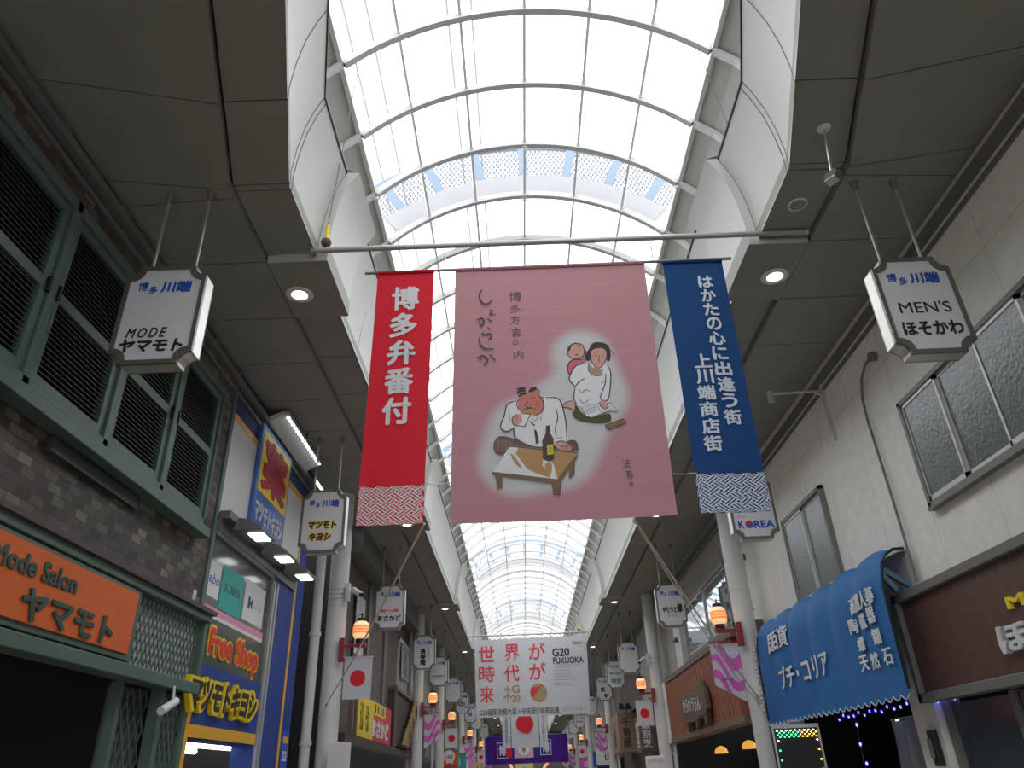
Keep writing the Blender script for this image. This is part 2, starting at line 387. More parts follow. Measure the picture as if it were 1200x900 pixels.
# vault
RR = 2.78; ZC = 6.22; A0 = math.radians(44.6)
def arc(r, a): return (CX+r*math.sin(a), ZC+r*math.cos(a))
for k in range(9):
    ya, yb = Y0+10*k, Y0+10*k+10
    g = MB(); N = 24
    g.sheet([[(arc(RR, -A0+2*A0*i/N)[0], y, arc(RR, -A0+2*A0*i/N)[1]) for i in range(N+1)] for y in (ya, (ya+yb)/2, yb)])
    struct(g.build('window_%d' % (k+1), M['roof'], smooth='all'))
    if k < 8:
        j = MB()
def rib_mesh(y):
    m = MB(); N = 28; A1 = A0+.0
    pts = [arc(1, -A0+2*A0*i/N) for i in range(N+1)]
    def ring(r, yy): return [(CX+(p[0]-CX)*r, yy, ZC+(p[1]-ZC)*r) for p in pts]
    a, b = RR-.10, RR-.005; t = .025; f = .034
    # T-section: a web and an inner flange
    for r0, r1, hy in ((a+.014, b, t), (a, a+.014, f)):
        m.sheet([ring(r0, y-hy), ring(r0, y+hy), ring(r1, y+hy), ring(r1, y-hy), ring(r0, y-hy)])
    return m
def foot_mesh(y):
    m = MB()
    for s in (-1, 1):
        for p, q in (((1.93, 8.15), (2.13, 7.98)), ((2.13, 7.98), (2.29, 7.77)), ((2.29, 7.77), (2.40, 7.5))):
            m.bar((CX+s*p[0], y, p[1]), (CX+s*q[0], y, q[1]), .05, .07, (0, 1, 0))
    return m
ribs = [5.03+.955*k for k in range(-6, 76) if 5.03+.955*k < Y1]
rm = rib_mesh(0.0).mesh('trim_6', M['ribarc']); fm_ = foot_mesh(0.0).mesh('trim_6', M['rib'])
for p in rm.polygons: p.use_smooth = True
rm.set_sharp_from_angle(angle=math.radians(40))
for y in ribs:
    for q in (rm, fm_):
        o = bpy.data.objects.new('trim_6', q); C.objects.link(o); o.location = (0, y, fall(y)); struct(o)
for i in range(1, 6):
    a = -A0+2*A0*i/6; x, z = arc(RR-.03, a); q = MB()
    for ya, yb in ((Y0, 12), (12, Y1)): q.bar((x, ya, z), (x, yb, z), .032, .06, (math.sin(a), 0, math.cos(a)))
    struct(q.build('trim_7', M['rib']))
# small eye bolts under the ribs
for n_, (x, z, y) in enumerate([(arc(RR-.1, 0)[0], arc(RR-.1, 0)[1], 6.94), (arc(RR-.1, 0)[0], arc(RR-.1, 0)[1], 7.9)]+[(CX+s*1.89, 8.13, y) for s in (-1, 1) for y in (6.94, 7.9)]):
    e = MB().tube([(x+.03*math.cos(t*math.pi/6), y, z-.03+.03*math.sin(t*math.pi/6)) for t in range(12)], .009, 6, True).bar((x, y, z), (x, y, z+.03), .02, .02)
    tag(e.build('eye_bolt', M['steel'], smooth=True, org=(x, y, z)), ['white eye bolt at the vault crown above the pink banner, nearer of two', 'white eye bolt at the vault crown above the pink banner, farther of two', 'eye bolt on the left edge of the glass vault, nearer one', 'eye bolt on the left edge of the glass vault, just above the steel pole', 'eye bolt on the right edge of the glass vault, nearer one', 'eye bolt on the right edge of the glass vault, just above the steel pole'][n_], 'eye bolt', 'eye bolts on the vault')
# maintenance catwalks over the glass
def mesh_panel_mat():
    m = bpy.data.materials.new('wire_mesh'); m.use_nodes = True; n, l = nt(m); b = n['Principled BSDF']; o = n['Material Output']
    b.inputs['Base Color'].default_value = (.06, .08, .11, 1)
    t = n.new('ShaderNodeTexCoord'); s = n.new('ShaderNodeSeparateXYZ'); l.new(t.outputs['Object'], s.inputs[0])
    outs = []
    for sg in (1, -1):
        a = n.new('ShaderNodeMath'); a.operation = 'MULTIPLY'; a.inputs[1].default_value = sg*1.7; l.new(s.outputs['X'], a.inputs[0])
        c = n.new('ShaderNodeMath'); c.operation = 'ADD'; l.new(a.outputs[0], c.inputs[0]); l.new(s.outputs['Z'], c.inputs[1])
        d = n.new('ShaderNodeMath'); d.operation = 'MULTIPLY'; d.inputs[1].default_value = 9.0; l.new(c.outputs[0], d.inputs[0])
        e = n.new('ShaderNodeMath'); e.operation = 'FRACT'; l.new(d.outputs[0], e.inputs[0])
        f = n.new('ShaderNodeMath'); f.operation = 'LESS_THAN'; f.inputs[1].default_value = .36; l.new(e.outputs[0], f.inputs[0]); outs.append(f)
    mx = n.new('ShaderNodeMath'); mx.operation = 'MAXIMUM'; l.new(outs[0].outputs[0], mx.inputs[0]); l.new(outs[1].outputs[0], mx.inputs[1])
    tr = n.new('ShaderNodeBsdfTransparent'); ms = n.new('ShaderNodeMixShader'); l.new(mx.outputs[0], ms.inputs[0]); l.new(tr.outputs[0], ms.inputs[1]); l.new(b.outputs[0], ms.inputs[2]); l.new(ms.outputs[0], o.inputs[0])
    return m
M['wiremesh'] = mesh_panel_mat()
def catwalk(y, label):
    t = thing('roof_catwalk', label, 'catwalk', (CX, y, 9.0), 'catwalks over the glass vault')
    A = math.radians(40); N = 28
    def band(mb, r0, r1, ya, yb, n=N):
        pts = [-A+2*A*i/n for i in range(n+1)]
        R_ = lambda r, yy: [(arc(r, a)[0], yy, arc(r, a)[1]) for a in pts]
        mb.sheet([R_(r0, ya), R_(r1, ya), R_(r1, yb), R_(r0, yb), R_(r0, ya)]); return mb
    band(MB(), RR+.005, RR+.31, y-.01, y+.04).build('deck', M['deck'], t, smooth=True)
    band(MB(), RR+.86, RR+.94, y+.0, y+.05).build('handrail', M['bluerail'], t, smooth=True)
    band(MB(), RR+.31, RR+.86, y+.02, y+.022).build('mesh_panel', M['wiremesh'], t, smooth=True)
    for k in range(7):
        a = -A+2*A*(k+.5)/7; p = arc(RR+.26, a); q = arc(RR+.9, a)
        MB().bar((p[0], y+.025, p[1]), (q[0], y+.025, q[1]), .13, .04, (0, 1, 0)).build('post', M['bluerail'], t)
for y, lb in ((7.895, 'arched catwalk with blue mesh railing over the glass, nearest one above the pink banner'), (17.445, 'arched catwalk over the glass just above the lower hem of the pink banner'), (27.95, 'arched catwalk over the glass halfway down the vault'), (38.455, 'arched catwalk over the glass just above the hanging white notice banner'), (48.96, 'farthest arched catwalk over the glass vault')):
    catwalk(y, lb)
# back and far ends, side walls
def wl(name, m, x0, x1, y0, y1, z0, z1): return struct(MB().box(x0, x1, y0, y1, z0, z1).build(name, m))
wl('wall_far', M['trimg'], -7, 8, Y1, Y1+.2, 0, 9.5)
# left side: tiled house, then blue shop, gap, brown brick house, plain houses beyond
wl('wall_left', M['brick'], XL-.25, XL, Y0, 7.36, 3.12, 6.2)
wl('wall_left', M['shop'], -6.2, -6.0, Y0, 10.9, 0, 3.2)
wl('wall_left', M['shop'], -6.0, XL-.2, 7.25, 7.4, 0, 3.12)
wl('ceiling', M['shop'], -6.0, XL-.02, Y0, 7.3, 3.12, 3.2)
wl('wall_left', M['navy'], XL-.25, XL, 7.42, 10.9, 5.40, 6.2)
wl('wall_left', M['whitep'], XL-.25, XL, 7.42, 10.42, 4.22, 5.33)
wl('trim_8', M['amber'], XL-.25, XL+.006, 7.42, 10.5, 5.33, 5.41)
wl('trim_9', M['amber'], XL-.25, XL+.008, 10.42, 10.50, 0, 5.33)
wl('wall_left', M['blue'], XL-.25, XL, 10.5, 10.9, 0, 5.40)
wl('wall_left', M['blue'], XL-.25, XL, 9.46, 10.42, 0, 4.22)
for y in (9.50, 9.62): wl('trim_10', M['alu'], XL-.02, XL+.03, y, y+.045, 0, 3.95)
wl('wall_left', M['dark'], XL-.25, XL-.2, 7.42, 9.46, 2.03, 4.22)
wl('wall_left', M['dark'], -6, XL-.25, 10.86, 10.95, 0, 6.2)
wl('wall_left', M['dkbrown'], -4.6, -4.4, 10.9, 13.3, 0, 6.2)
wl('wall_left', M['brickC'], XL-.25, XL, 13.25, 25.2, 2.3, 6.2)
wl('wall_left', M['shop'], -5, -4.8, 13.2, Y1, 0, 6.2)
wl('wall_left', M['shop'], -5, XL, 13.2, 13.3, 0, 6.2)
struct(MB().prism([(XL, 13.4, 5.42), (XL, Y1, 5.42), (XL, Y1, 5.93), (XL, 13.4, 5.93)], (.30, 0, 0)).build('trim_11', M['trimg']))
cols = [(.28, .26, .24), (.17, .12, .10), (.36, .34, .31), (.12, .10, .09), (.25, .2, .16), (.3, .3, .3)]
for i, (a, b) in enumerate(((25.2, 31), (31, 38), (38, 46), (46, 55), (55, 65), (65, Y1))):
    wl('wall_left', mat('facade', cols[i % 6], .7, noise=.1), XL-.25, XL, a, b, 2.4, 6.2)
    wl('wall_right', mat('facade', cols[(i+3) % 6], .7, noise=.1), XR, XR+.25, a, b, 2.4, 6.2)
# right side
wl('wall_right', M['beige'], XR, XR+.25, Y0, 12.6, 3.0, 6.2)
wl('wall_right', M['beige'], XR, XR+.25, 7.45, 7.9, 0, 3.0)
wl('wall_right', M['beige'], XR, XR+.25, 11.7, 12.6, 0, 3.0)
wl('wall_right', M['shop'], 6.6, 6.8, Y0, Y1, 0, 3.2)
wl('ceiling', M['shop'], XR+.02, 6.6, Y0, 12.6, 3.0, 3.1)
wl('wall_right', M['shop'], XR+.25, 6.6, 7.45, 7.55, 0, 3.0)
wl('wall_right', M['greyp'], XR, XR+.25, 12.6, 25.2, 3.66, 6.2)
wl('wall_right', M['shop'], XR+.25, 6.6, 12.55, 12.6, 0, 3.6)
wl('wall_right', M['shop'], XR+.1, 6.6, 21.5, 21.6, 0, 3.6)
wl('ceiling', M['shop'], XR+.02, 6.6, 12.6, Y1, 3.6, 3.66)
wl('wall_right', M['dkbrown'], XR, XR+.1, 21.6, 31.5, 0, 3.66)
# ================================================================== LEFT: tiled house with shutters
# -- shutter band
def shutter_band():
    y0, y1, z0, z1 = 1.0, 6.97, 3.88, 5.42; x = XL
    t = thing('shutter_window', 'green framed band of louvred window shutters on the brown tiled wall', 'shutter window', (x, 4, z0))
    fr = MB()
    fr.box(x, x+.09, y0, y1, z0, z0+.09).box(x, x+.09, y0, y1, z1-.09, z1)
    edges = [1.0, 2.05, 3.02, 4.02, 5.02, 5.99, 6.97]
    for y in edges: fr.box(x, x+.09, y-.035 if y > y0 else y, y+.035 if y < y1 else y, z0, z1)
    fr.box(x, x+.15, y0, y1+.03, z0-.10, z0-.002)
    fr.build('frame', M['green'], t, bevel=.006)
    zm = (z0+z1)/2+.0
    for a, b in zip(edges, edges[1:]):
        p = MB(); f = .07; ya, yb = a+.04, b-.04
        for ys in ((ya, ya+f), (yb-f, yb)): p.box(x+.005, x+.065, *ys, z0+.095, z1-.095)
        for zs in ((z0+.095, z0+.165), (z1-.165, z1-.095), (zm-.04, zm+.04)): p.box(x+.005, x+.065, ya+f, yb-f, *zs)
        d = p.build('shutter', M['green'], t)
        q = MB().box(x+.002, x+.008, ya+f, yb-f, z0+.16, z1-.16)
        for za, zb in ((z0+.165, zm-.04), (zm+.04, z1-.165)):
            n = 15
            for i in range(n):
                z = za+(zb-za)*(i+.5)/n
                q.prism([(x+.012, ya+f, z+.014), (x+.05, ya+f, z-.016), (x+.05, ya+f, z-.009), (x+.012, ya+f, z+.021)], (0, yb-ya-2*f, 0))
        q.build('louvre', M['louvre'], d)
    hd = MB()
    for y in edges[1:-1]:
        for s in (-.055, .055):
            MB().box(x+.068, x+.10, y+s-.012, y+s+.012, zm-.06, zm+.06).build('handle', M['black'], t, bevel=.004)
    MB().box(x+.002, x+.05, 4.5, 5.75, z0-.22, z0-.12).build('blind_box', M['louvre'], t)
shutter_band()
# -- fascia, sign, lattice
ft = thing('shop_fascia', 'dark green timber fascia with diamond lattice panel under the brown tiled wall', 'fascia', (XL, 4, 2.42))
MB().box(XL-.1, XL+.10, Y0, 7.5, 3.06, 3.13).box(XL-.1, XL+.08, Y0, 7.5, 2.40, 2.50).box(XL-.1, XL+.07, 7.42, 7.50, 2.5, 3.06).box(XL-.1, XL+.07, 6.04, 6.09, 2.5, 3.06).build('frame', M['green'], ft, bevel=.008)
MB().box(XL-.1, XL+.13, Y0, 7.53, 3.13, 3.17).build('cap_board', M['dkbrown'], ft)
MB().box(XL-.1, XL+.005, 6.09, 7.42, 2.5, 3.06).build('backing', M['lattice'], ft)
la = MB(); y0, y1, z0, z1 = 6.09, 7.42, 2.5, 3.06
def lattice(mb, x, y0, y1, z0, z1, step, wd):
    for sg in (1, -1):
        k = -20.0*step
        while k < (y1-y0)+(z1-z0)*1.0+20*step:
            # line  y = y0 + k + sg*(z-z0)*.55
            pts = []
            for z in (z0, z1): pts.append((y0+k+sg*(z-z0)*.55, z))
            (ya, za), (yb, zb) = pts
            def clip(ya, za, yb, zb):
                ts = [0.0, 1.0]
                d = yb-ya
                lo, hi = 0.0, 1.0
                for bnd, s in ((y0, 1), (y1, -1)):
                    fa = s*(ya-bnd); fb = s*(yb-bnd)
                    if fa < 0 and fb < 0: return None
                    if fa < 0: lo = max(lo, fa/(fa-fb))
                    if fb < 0: hi = min(hi, fa/(fa-fb))
                return (lo, hi) if hi-lo > .02 else None
            c = clip(ya, za, yb, zb)
            if c:
                P = [(x+(0 if sg > 0 else .008), ya+(yb-ya)*t, za+(zb-za)*t) for t in c]
                mb.bar(P[0], P[1], wd, .006, (1, 0, 0))
            k += step
    return mb
lattice(MB(), XL+.014, y0, y1, z0, z1, .080, .016).build('lattice', M['green'], ft)
st = thing('shop_sign', 'orange shop sign board with dark green brush lettering on the green fascia', 'sign board', (XL, 4.5, 2.5))
MB().box(XL+.012, XL+.085, 1.2, 6.02, 2.51, 3.05).build('frame', M['green'], st, bevel=.008)
MB().box(XL+.085, XL+.10, 1.26, 5.97, 2.555, 3.015).build('panel', M['orange'], st)
text('lettering', 'ヤマモト', (XL+.10, 5.11, 2.665), Y, Z, 1.13, .20, M['signgreen'], st, bold=.035, deep=.012)
text('lettering', 'Mode Salon', (XL+.10, 4.63, 2.885), Y, Z, .92, .13, M['signgreen'], st, bold=.03, deep=.008)
# lower lattice screens and corner post
lt = thing('lattice_screen', 'dim green diamond lattice screen beside the dark shop opening', 'lattice screen', (XL-.15, 6.9, 0))
lattice(MB(), XL-.12, 6.35, 6.9, .2, 2.38, .12, .02).build('lattice', M['green'], lt)
lattice(MB(), XL-.02, 7.0, 7.38, .2, 2.38, .10, .02).build('lattice', M['green'], lt)
MB().box(XL-.14, XL-.06, 6.28, 6.34, 0, 2.4).box(XL-.1, XL, 6.9, 6.98, 0, 2.4).box(XL-.1, XL+.02, 7.38, 7.46, 0, 2.4).build('post', M['green'], lt)
MB().box(XL-.2, XL-.14, 6.35, 6.9, .2, 2.38).box(XL-.08, XL-.03, 7.0, 7.38, .2, 2.38).build('backing', M['dimback'], lt)
tag(MB().box(XL-.02, XL+.02, 7.36, 7.44, 2.42, 6.0).build('corner_trim', M['green']), 'tall green corner strip between brown tiled wall and blue shop', 'corner strip')
sp = thing('switch_plate', 'small cream switch plate on the tiled wall above the lattice', 'switch plate', (XL, 7.2, 3.2))
MB().box(XL, XL+.012, 7.17, 7.235, 3.2, 3.33).build('plate', M['whitep'], sp, bevel=.003); MB().box(XL+.012, XL+.018, 7.19, 7.215, 3.24, 3.29).build('rocker', M['lattice'], sp)
cc = thing('camera_tube', 'white tube shaped camera under the green fascia corner', 'camera', (XL+.1, 6.9, 2.28))
MB().tube([(XL+.1, 6.72, 2.20), (XL+.1, 6.98, 2.30)], .035, 14).build('body', M['whitep'], cc, smooth=True); MB().bar((XL+.1, 6.92, 2.3), (XL+.08, 6.94, 2.42), .02, .02).build('bracket', M['alu'], cc)
# interior glow objects of the dark shop
gl = thing('shop_lamp', 'tiny red and white lit lamp deep in the dark left shop', 'lamp', (-3.5, 4.9, 2.2))
MB().box(-3.62, -3.5, 4.84, 4.96, 2.25, 3.12).build('stem', M['black'], gl); MB().box(-3.64, -3.48, 4.82, 4.98, 2.19, 2.25).build('bulb', M['shade'], gl)
cl = thing('clothes_rack', 'dim clothes rack standing inside the dark left shop', 'clothes rack', (-5, 5.0, 0))
MB().tube([(-5.2, 4.2, 0), (-5.2, 4.2, 1.75), (-5.2, 6.3, 1.75), (-5.2, 6.3, 0)], .02, 8).build('rail', M['chrome'], cl, smooth=True)
for i in range(7):
    y = 4.4+.27*i; c = [(.2, .18, .16), (.08, .08, .1), (.3, .25, .2)][i % 3]
    g = MB(); g.sheet([[(-5.2+.05*math.cos(a*6+i), y+.10*math.sin(a*math.pi/4)*(1+.15*math.sin(3*a)), z) for a in range(9)] for z in (1.70, 1.5, 1.1, .8)])
    g.build('garment', mat('garment', c, .9), cl, smooth=True)
# ================================================================== LEFT: blue drug store
YA, YB = 7.46, 9.42
sw = thing('shop_window', 'upper shop window with posters and red lettering in the blue facade', 'shop window', (XL, 8.4, 2.7))
MB().box(XL-.18, XL-.02, YA, YB, 2.71, 3.98).build('pane', mat('grey_green_glass', (.105, .125, .12), .15, spec=.6), sw)
MB().box(XL-.19, XL+.02, YB, YB+.05, 2.71, 4.0).box(XL-.19, XL+.02, YA, YB, 3.97, 4.02).build('frame', M['frame'], sw)
for i, (a, b, z0, z1, m) in enumerate(((7.42, 7.83, 3.36, 3.72, 'whitep'), (7.88, 8.54, 3.29, 3.76, 'teal'), (8.60, 9.31, 3.32, 3.78, 'whitep'))):
    p = MB().box(XL-.02, XL-.016, a, b, z0, z1).build('poster', M[m], sw)
    if i == 1: text('lettering', 'SOFINA', (XL-.016, 8.21, 3.54), Y, Z, .46, .09, M['ink'], p, bold=-.01, deep=.002)
    if i == 2:
        text('lettering', 'KOSÉ', (XL-.016, 9.09, 3.53), Y, Z, .3, .07, M['bluesilver'], p, deep=.002)
        MB().box(XL-.016, XL-.013, 8.74, 8.80, 3.47, 3.60).prism([(XL-.016, 8.80, 3.53), (XL-.016, 8.88, 3.60), (XL-.016, 8.88, 3.47)], (.003, 0, 0)).build('emblem', M['navy'], p)
    if i == 0: text('lettering', 'ebo', (XL-.016, 7.68, 3.55), Y, Z, .28, .11, M['signblue'], p, deep=.002, shear=.2)
MB().box(XL-.02, XL-.014, 7.42, 9.38, 3.205, 3.275).build('pink_band', M['pinkst'], sw); MB().box(XL-.02, XL-.014, 7.42, 9.38, 3.165, 3.205).build('white_band', M['whitep'], sw)
o = text('lettering', 'x Free Shop', (XL-.014, 8.37, 2.915), Y, Z, 1.92, .40, M['yellow'], sw, bold=.085, deep=.004)
text('lettering', 'x Free Shop', (XL-.006, 8.37, 2.915), Y, Z, 1.85, .34, M['redl'], sw, bold=.035, deep=.003)
MB().box(XL-.2, XL-.19, YA, YB, 3.8, 3.81).build('tube_reflection', M['tube'], sw) if False else None
fs = thing('blue_fascia', 'blue shop fascia with raised yellow and black lettering over the lit entrance', 'fascia', (XL, 8.4, 2.03))
MB().box(XL-.19, XL+.02, YA+.08, YB+.03, 2.03, 2.70).build('board', M['blue'], fs)
MB().box(XL+.02, XL+.035, YA+.08, YB+.0, 2.04, 2.15).build('yellow_band', M['amber'], fs)
text('letter_backing', 'マツモトキヨシ', (XL+.02, 8.27, 2.42), Y, Z, 2.02, .36, M['yellow'], fs, bold=.115, deep=.05, sp=.9, shear=.18)
text('lettering', 'マツモトキヨシ', (XL+.07, 8.27, 2.42), Y, Z, 1.88, .29, M['ink'], fs, bold=.05, deep=.004, sp=.9, shear=.18)
tag(MB().box(XL-.02, XL+.02, 7.46, 7.54, 0, 2.42).build('yellow_post', M['amber']), 'narrow yellow post between green lattice and blue shop entrance', 'post')
# lit interior
wl('wall_left', M['whitep'], -5.4, -5.3, 7.45, 10.4, 0, 3); wl('ceiling', M['whitep'], -5.4, XL-.2, 7.46, 10.4, 2.16, 2.2)
for i, (x, a, b) in enumerate(((-3.55, 8.25, 10.1), (-4.2, 8.4, 9.6), (-4.2, 9.75, 10.35))):
    f = thing('tube_light', ['long lit fluorescent tube fixture just inside the blue shop entrance', 'second lit tube fixture deeper inside the blue shop entrance', 'third lit tube fixture at the back of the blue shop entrance'][i], 'tube light', (x, (a+b)/2, 2.16), 'tube lights in the blue shop')
    MB().box(x-.05, x+.05, a, b, 2.06, 2.16).build('housing', M['whitep'], f); MB().tube([(x, a+.03, 2.03), (x, b-.03, 2.03)], .03, 8).build('tube', M['tube'], f, smooth=True)
sd = thing('shelf_display', 'pink and red shelf display inside the lit blue shop', 'shelf display', (-4.6, 8.8, 0))
MB().box(-5.0, -4.5, 7.9, 10.2, 0, 1.75).build('cabinet', M['whitep'], sd)
for i in range(12):
    y = 7.95+.185*i; h = .08+.05*(i*7 % 3)
    MB().box(-4.9, -4.6, y, y+.15, 1.75, 1.75+h).build('box', [M['redl'], M['pinkst'], M['magenta'], M['whitep']][i % 4], sd)
# ledge with three flood lights, vertical sign, led bar
tag(MB().box(XL, XL+.12, 7.5, 10.4, 4.16, 4.24).box(XL, XL+.03, 7.5, 10.4, 4.02, 4.16).build('light_ledge', M['frame']), 'dark narrow ledge under white panel carrying three flood lights', 'ledge')
def flood(y, label):
    x = XL+.14; t = thing('flood_light', label, 'flood light', (x, y, 4.1), 'flood lights under the white panel')
    MB().bar((XL+.1, y, 4.19), (x+.08, y, 4.14), .03, .03).build('arm', M['frame'], t)
    p = [(x-.02, y-.26, 4.05), (x+.03, y-.26, 4.19), (x+.16, y-.26, 4.17), (x+.30, y-.26, 4.08), (x+.30, y-.26, 4.05)]
    MB().prism(p, (0, .5, 0)).build('housing', M['trimg'], t, bevel=.01)
    MB().box(x+.11, x+.275, y-.13, y+.15, 4.035, 4.05).build('lens', M['flood'], t)
for y, lb in ((7.86, 'nearest flood light lit under the white panel of the blue shop'), (8.80, 'middle flood light of three lit under the white panel'), (9.72, 'farthest flood light beside the yellow stripe, lit')): flood(y, lb)
ys = thing('medicine_sign', 'upright yellow sign with one big red character on the white panel', 'sign board', (XL, 8.9, 4.3))
MB().box(XL+.002, XL+.05, 8.28, 9.52, 4.30, 5.66).build('board', mat('sign_blue', (.06, .17, .5), .4), ys)
MB().box(XL+.05, XL+.056, 8.34, 9.47, 4.80, 5.60).build('yellow_panel', M['yellow'], ys)
text('lettering', '薬', (XL+.056, 8.90, 5.20), Y, Z, .98, .70, mat('crimson', (.45, .01, .03), .5), ys, bold=.045, deep=.006)
text('lettering', 'マツモトキヨシ', (XL+.05, 8.9, 4.57), Y, Z, 1.08, .26, M['whitep'], ys, bold=.03, deep=.006, shear=.1)
lb = thing('led_bar_light', 'slanted bar light with a row of white leds above the yellow sign', 'bar light', (XL, 9.2, 5.85))
MB().prism([(XL, 8.42, 5.70), (XL+.24, 8.42, 5.84), (XL+.24, 8.42, 5.88), (XL, 8.42, 5.80)], (0, 1.75, 0)).build('housing', M['lattice'], lb)
MB().box(XL+.235, XL+.30, 8.42, 10.17, 5.83, 5.875).build('lens_tray', M['alu'], lb)
for i in range(16): MB().box(XL+.25, XL+.285, 8.5+.105*i, 8.545+.105*i, 5.82, 5.83).build('led', M['led'], lb)
pt = thing('poster', 'small blue poster with white number on the blue pillar foot', 'poster', (XL, 10.7, 1.7))
MB().box(XL+.001, XL+.012, 10.56, 10.86, 1.5, 2.25).build('sheet', M['signblue'], pt); text('lettering', '22', (XL+.012, 10.7, 1.95), Y, Z, .2, .12, M['whitep'], pt, bold=.03); MB().box(XL+.012, XL+.014, 10.6, 10.82, 2.1, 2.18).build('yellow_panel', M['amber'], pt)
# ================================================================== LEFT: gap, pipes, brown brick house
dp = thing('drain_pipe', 'white vertical drain pipe in the dark gap beside the blue shop', 'pipe', (-3.13, 11.55, 0))
MB().tube([(-3.13, 11.55, 0), (-3.13, 11.55, 5.55)], .075, 14).build('pipe', M['white'], dp, smooth=True)
MB().tube([(-3.13, 11.55, 5.5), (-3.13, 11.6, 5.62), (-3.13, 11.7, 5.70), (-3.13, 11.85, 5.74), (-3.13, 12.4, 5.76)], .075, 12).build('elbow', M['white'], dp, smooth=True)
for z in (2.1, 3.6, 5.0): MB().lathe((-3.13, 11.55, z), [(.09, 0), (.09, .06)], 14).build('collar', M['white'], dp, smooth=True)
bc = thing('sign_board', 'yellow and red sign board with white brush lettering on brown brick house', 'sign board', (XL+.1, 16.5, 2.38))
MB().box(XL, XL+.10, 14.7, 18.6, 2.36, 3.16).build('frame', M['ledge'], bc)
MB().box(XL+.10, XL+.115, 14.78, 16.3, 2.40, 3.12).build('yellow_panel', M['yellow'], bc); MB().box(XL+.10, XL+.114, 16.3, 18.5, 2.40, 3.12).build('red_panel', mat('pinkish_red', (.62, .06, .09), .5), bc)
MB().box(XL+.115, XL+.118, 16.3, 17.7, 2.88, 3.12).build('yellow_panel', M['yellow'], bc)
text('lettering', 'まさかど', (XL+.116, 17.2, 2.64), Y, Z, 2.0, .34, M['whitep'], bc, bold=.06, slant=.0)
for k in range(2): text('lettering', ['うどん', 'そば'][k], (XL+.116, 15.1+.55*k, 2.76), Y, Z, .3, .5, M['ink'], bc)
for k in range(4): MB().box(XL+.118, XL+.12, 16.45+.3*k, 16.58+.3*k, 2.92, 3.08).build('lettering', M['ink'], bc)
wd = thing('plank_sign', 'tilted weathered wooden plank sign leaning out above brown canopy', 'sign board', (XL+.3, 21, 2.5))
MB().prism([(-2.93, 19.35, 2.45), (-2.93, 20.0, 2.42), (-2.93, 23.3, 4.08), (-2.93, 22.5, 4.18)], (.08, 0, 0)).build('plank', M['plankw'], wd)
for k in range(5):
    y = 20.0+.55*k; z = 2.72+.29*k
    text('lettering', '博多長寿庵'[k], (-2.85, y+.2, z), Vector((0, .86, .5)), Vector((0, -.5, .86)), .36, .26, M['ink'], wd, bold=.03)
MB().bar((XL, 20.2, 2.9), (-2.9, 20.2, 2.9), .04, .04).build('bracket', M['black'], wd); MB().bar((XL, 22.2, 3.75), (-2.9, 22.2, 3.75), .04, .04).build('bracket', M['black'], wd)
cn = thing('canopy', 'dark brown boarded canopy below the brown brick house', 'canopy', (XL, 19, 2.2))
MB().box(XL, XL+.14, 18.62, 25, 2.42, 3.6).build('board', M['dkbrown'], cn); MB().box(XL, XL+.2, 18.6, 25.1, 3.6, 3.68).build('cap', M['ledge'], cn)
MB().box(XL, XL+.22, 13.3, 25.2, 2.22, 2.36).build('valance', M['dkbrown'], cn)
for y in (13.9, 18.62): MB().box(XL+.12, XL+.2, y, y+.1, 2.2, 3.7).build('post', M['ledge'], cn)
sl = thing('spot_lamp', 'small lit spot lamp clipped under the tilted wooden plank', 'lamp', (-2.95, 22.4, 2.36))
MB().bar((XL, 22.4, 2.52), (-2.92, 22.4, 2.5), .03, .03).build('arm', M['black'], sl); MB().lathe((-2.9, 22.4, 2.44), [(.03, .12), (.08, 0)], 12).build('shade', M['black'], sl); MB().lathe((-2.9, 22.4, 2.43), [(.065, .01), (.05, -.02)], 12).build('bulb', M['lamp'], sl)
def win(n, x, s, y0, y1, z0, z1, div, glass, fm, slide=True, ft=.05):
    """sliding window on wall x; s = direction towards the street"""
    e = bpy.data.objects.new('window_%d' % n, None); C.objects.link(e); e['kind'] = 'structure'; e.location = (x, (y0+y1)/2, z0+fall((y0+y1)/2)); ORG[e.name] = e.location.copy()
    f = MB(); xa, xb = x-s*.02, x+s*.06
    for zz in ((z0, z0+ft), (z1-ft, z1)): f.box(xa, xb, y0, y1, *zz)
    for yy in ((y0, y0+ft), (y1-ft, y1)): f.box(xa, xb, *yy, z0, z1)
    f.box(xa, x+s*.07, y0-.02, y1+.02, z0-.02, z0)
    f.build('frame', fm, e)
    ys = [y0+ft+(y1-y0-2*ft)*i/div for i in range(div+1)]
    for i, (a, b) in enumerate(zip(ys, ys[1:])):
        k = x+s*(.035 if i % 2 else .012); g = MB()
        for yy in ((a, a+.026), (b-.026, b)): g.box(k-.012, k+.012, *yy, z0+ft, z1-ft)
        for zz in ((z0+ft, z0+ft+.05), (z1-ft-.035, z1-ft)): g.box(k-.012, k+.012, a, b, *zz)
        sh = g.build('sash', M['alu'], e)
        MB().box(k-.004, k+.004, a+.03, b-.03, z0+ft+.04, z1-ft-.03).build('pane', glass, sh)
win(20, XL, 1, 19.7, 23.0, 3.66, 5.0, 4, mat('pale_frosted_glass', (.42, .45, .45), .25, spec=.6), M['alu'], ft=.09)
vs_ = thing('window_notice', 'pale upright notice with dark characters in the white framed window', 'notice', (XL+.09, 20.6, 4.1))
MB().box(XL+.075, XL+.085, 20.0, 21.3, 4.05, 4.85).build('sheet', mat('pale_notice', (.30, .34, .33), .5), vs_); text('lettering', '天\n付', (XL+.085, 20.7, 4.4), Y, Z, .5, .6, M['trimg'], vs_, bold=.02)
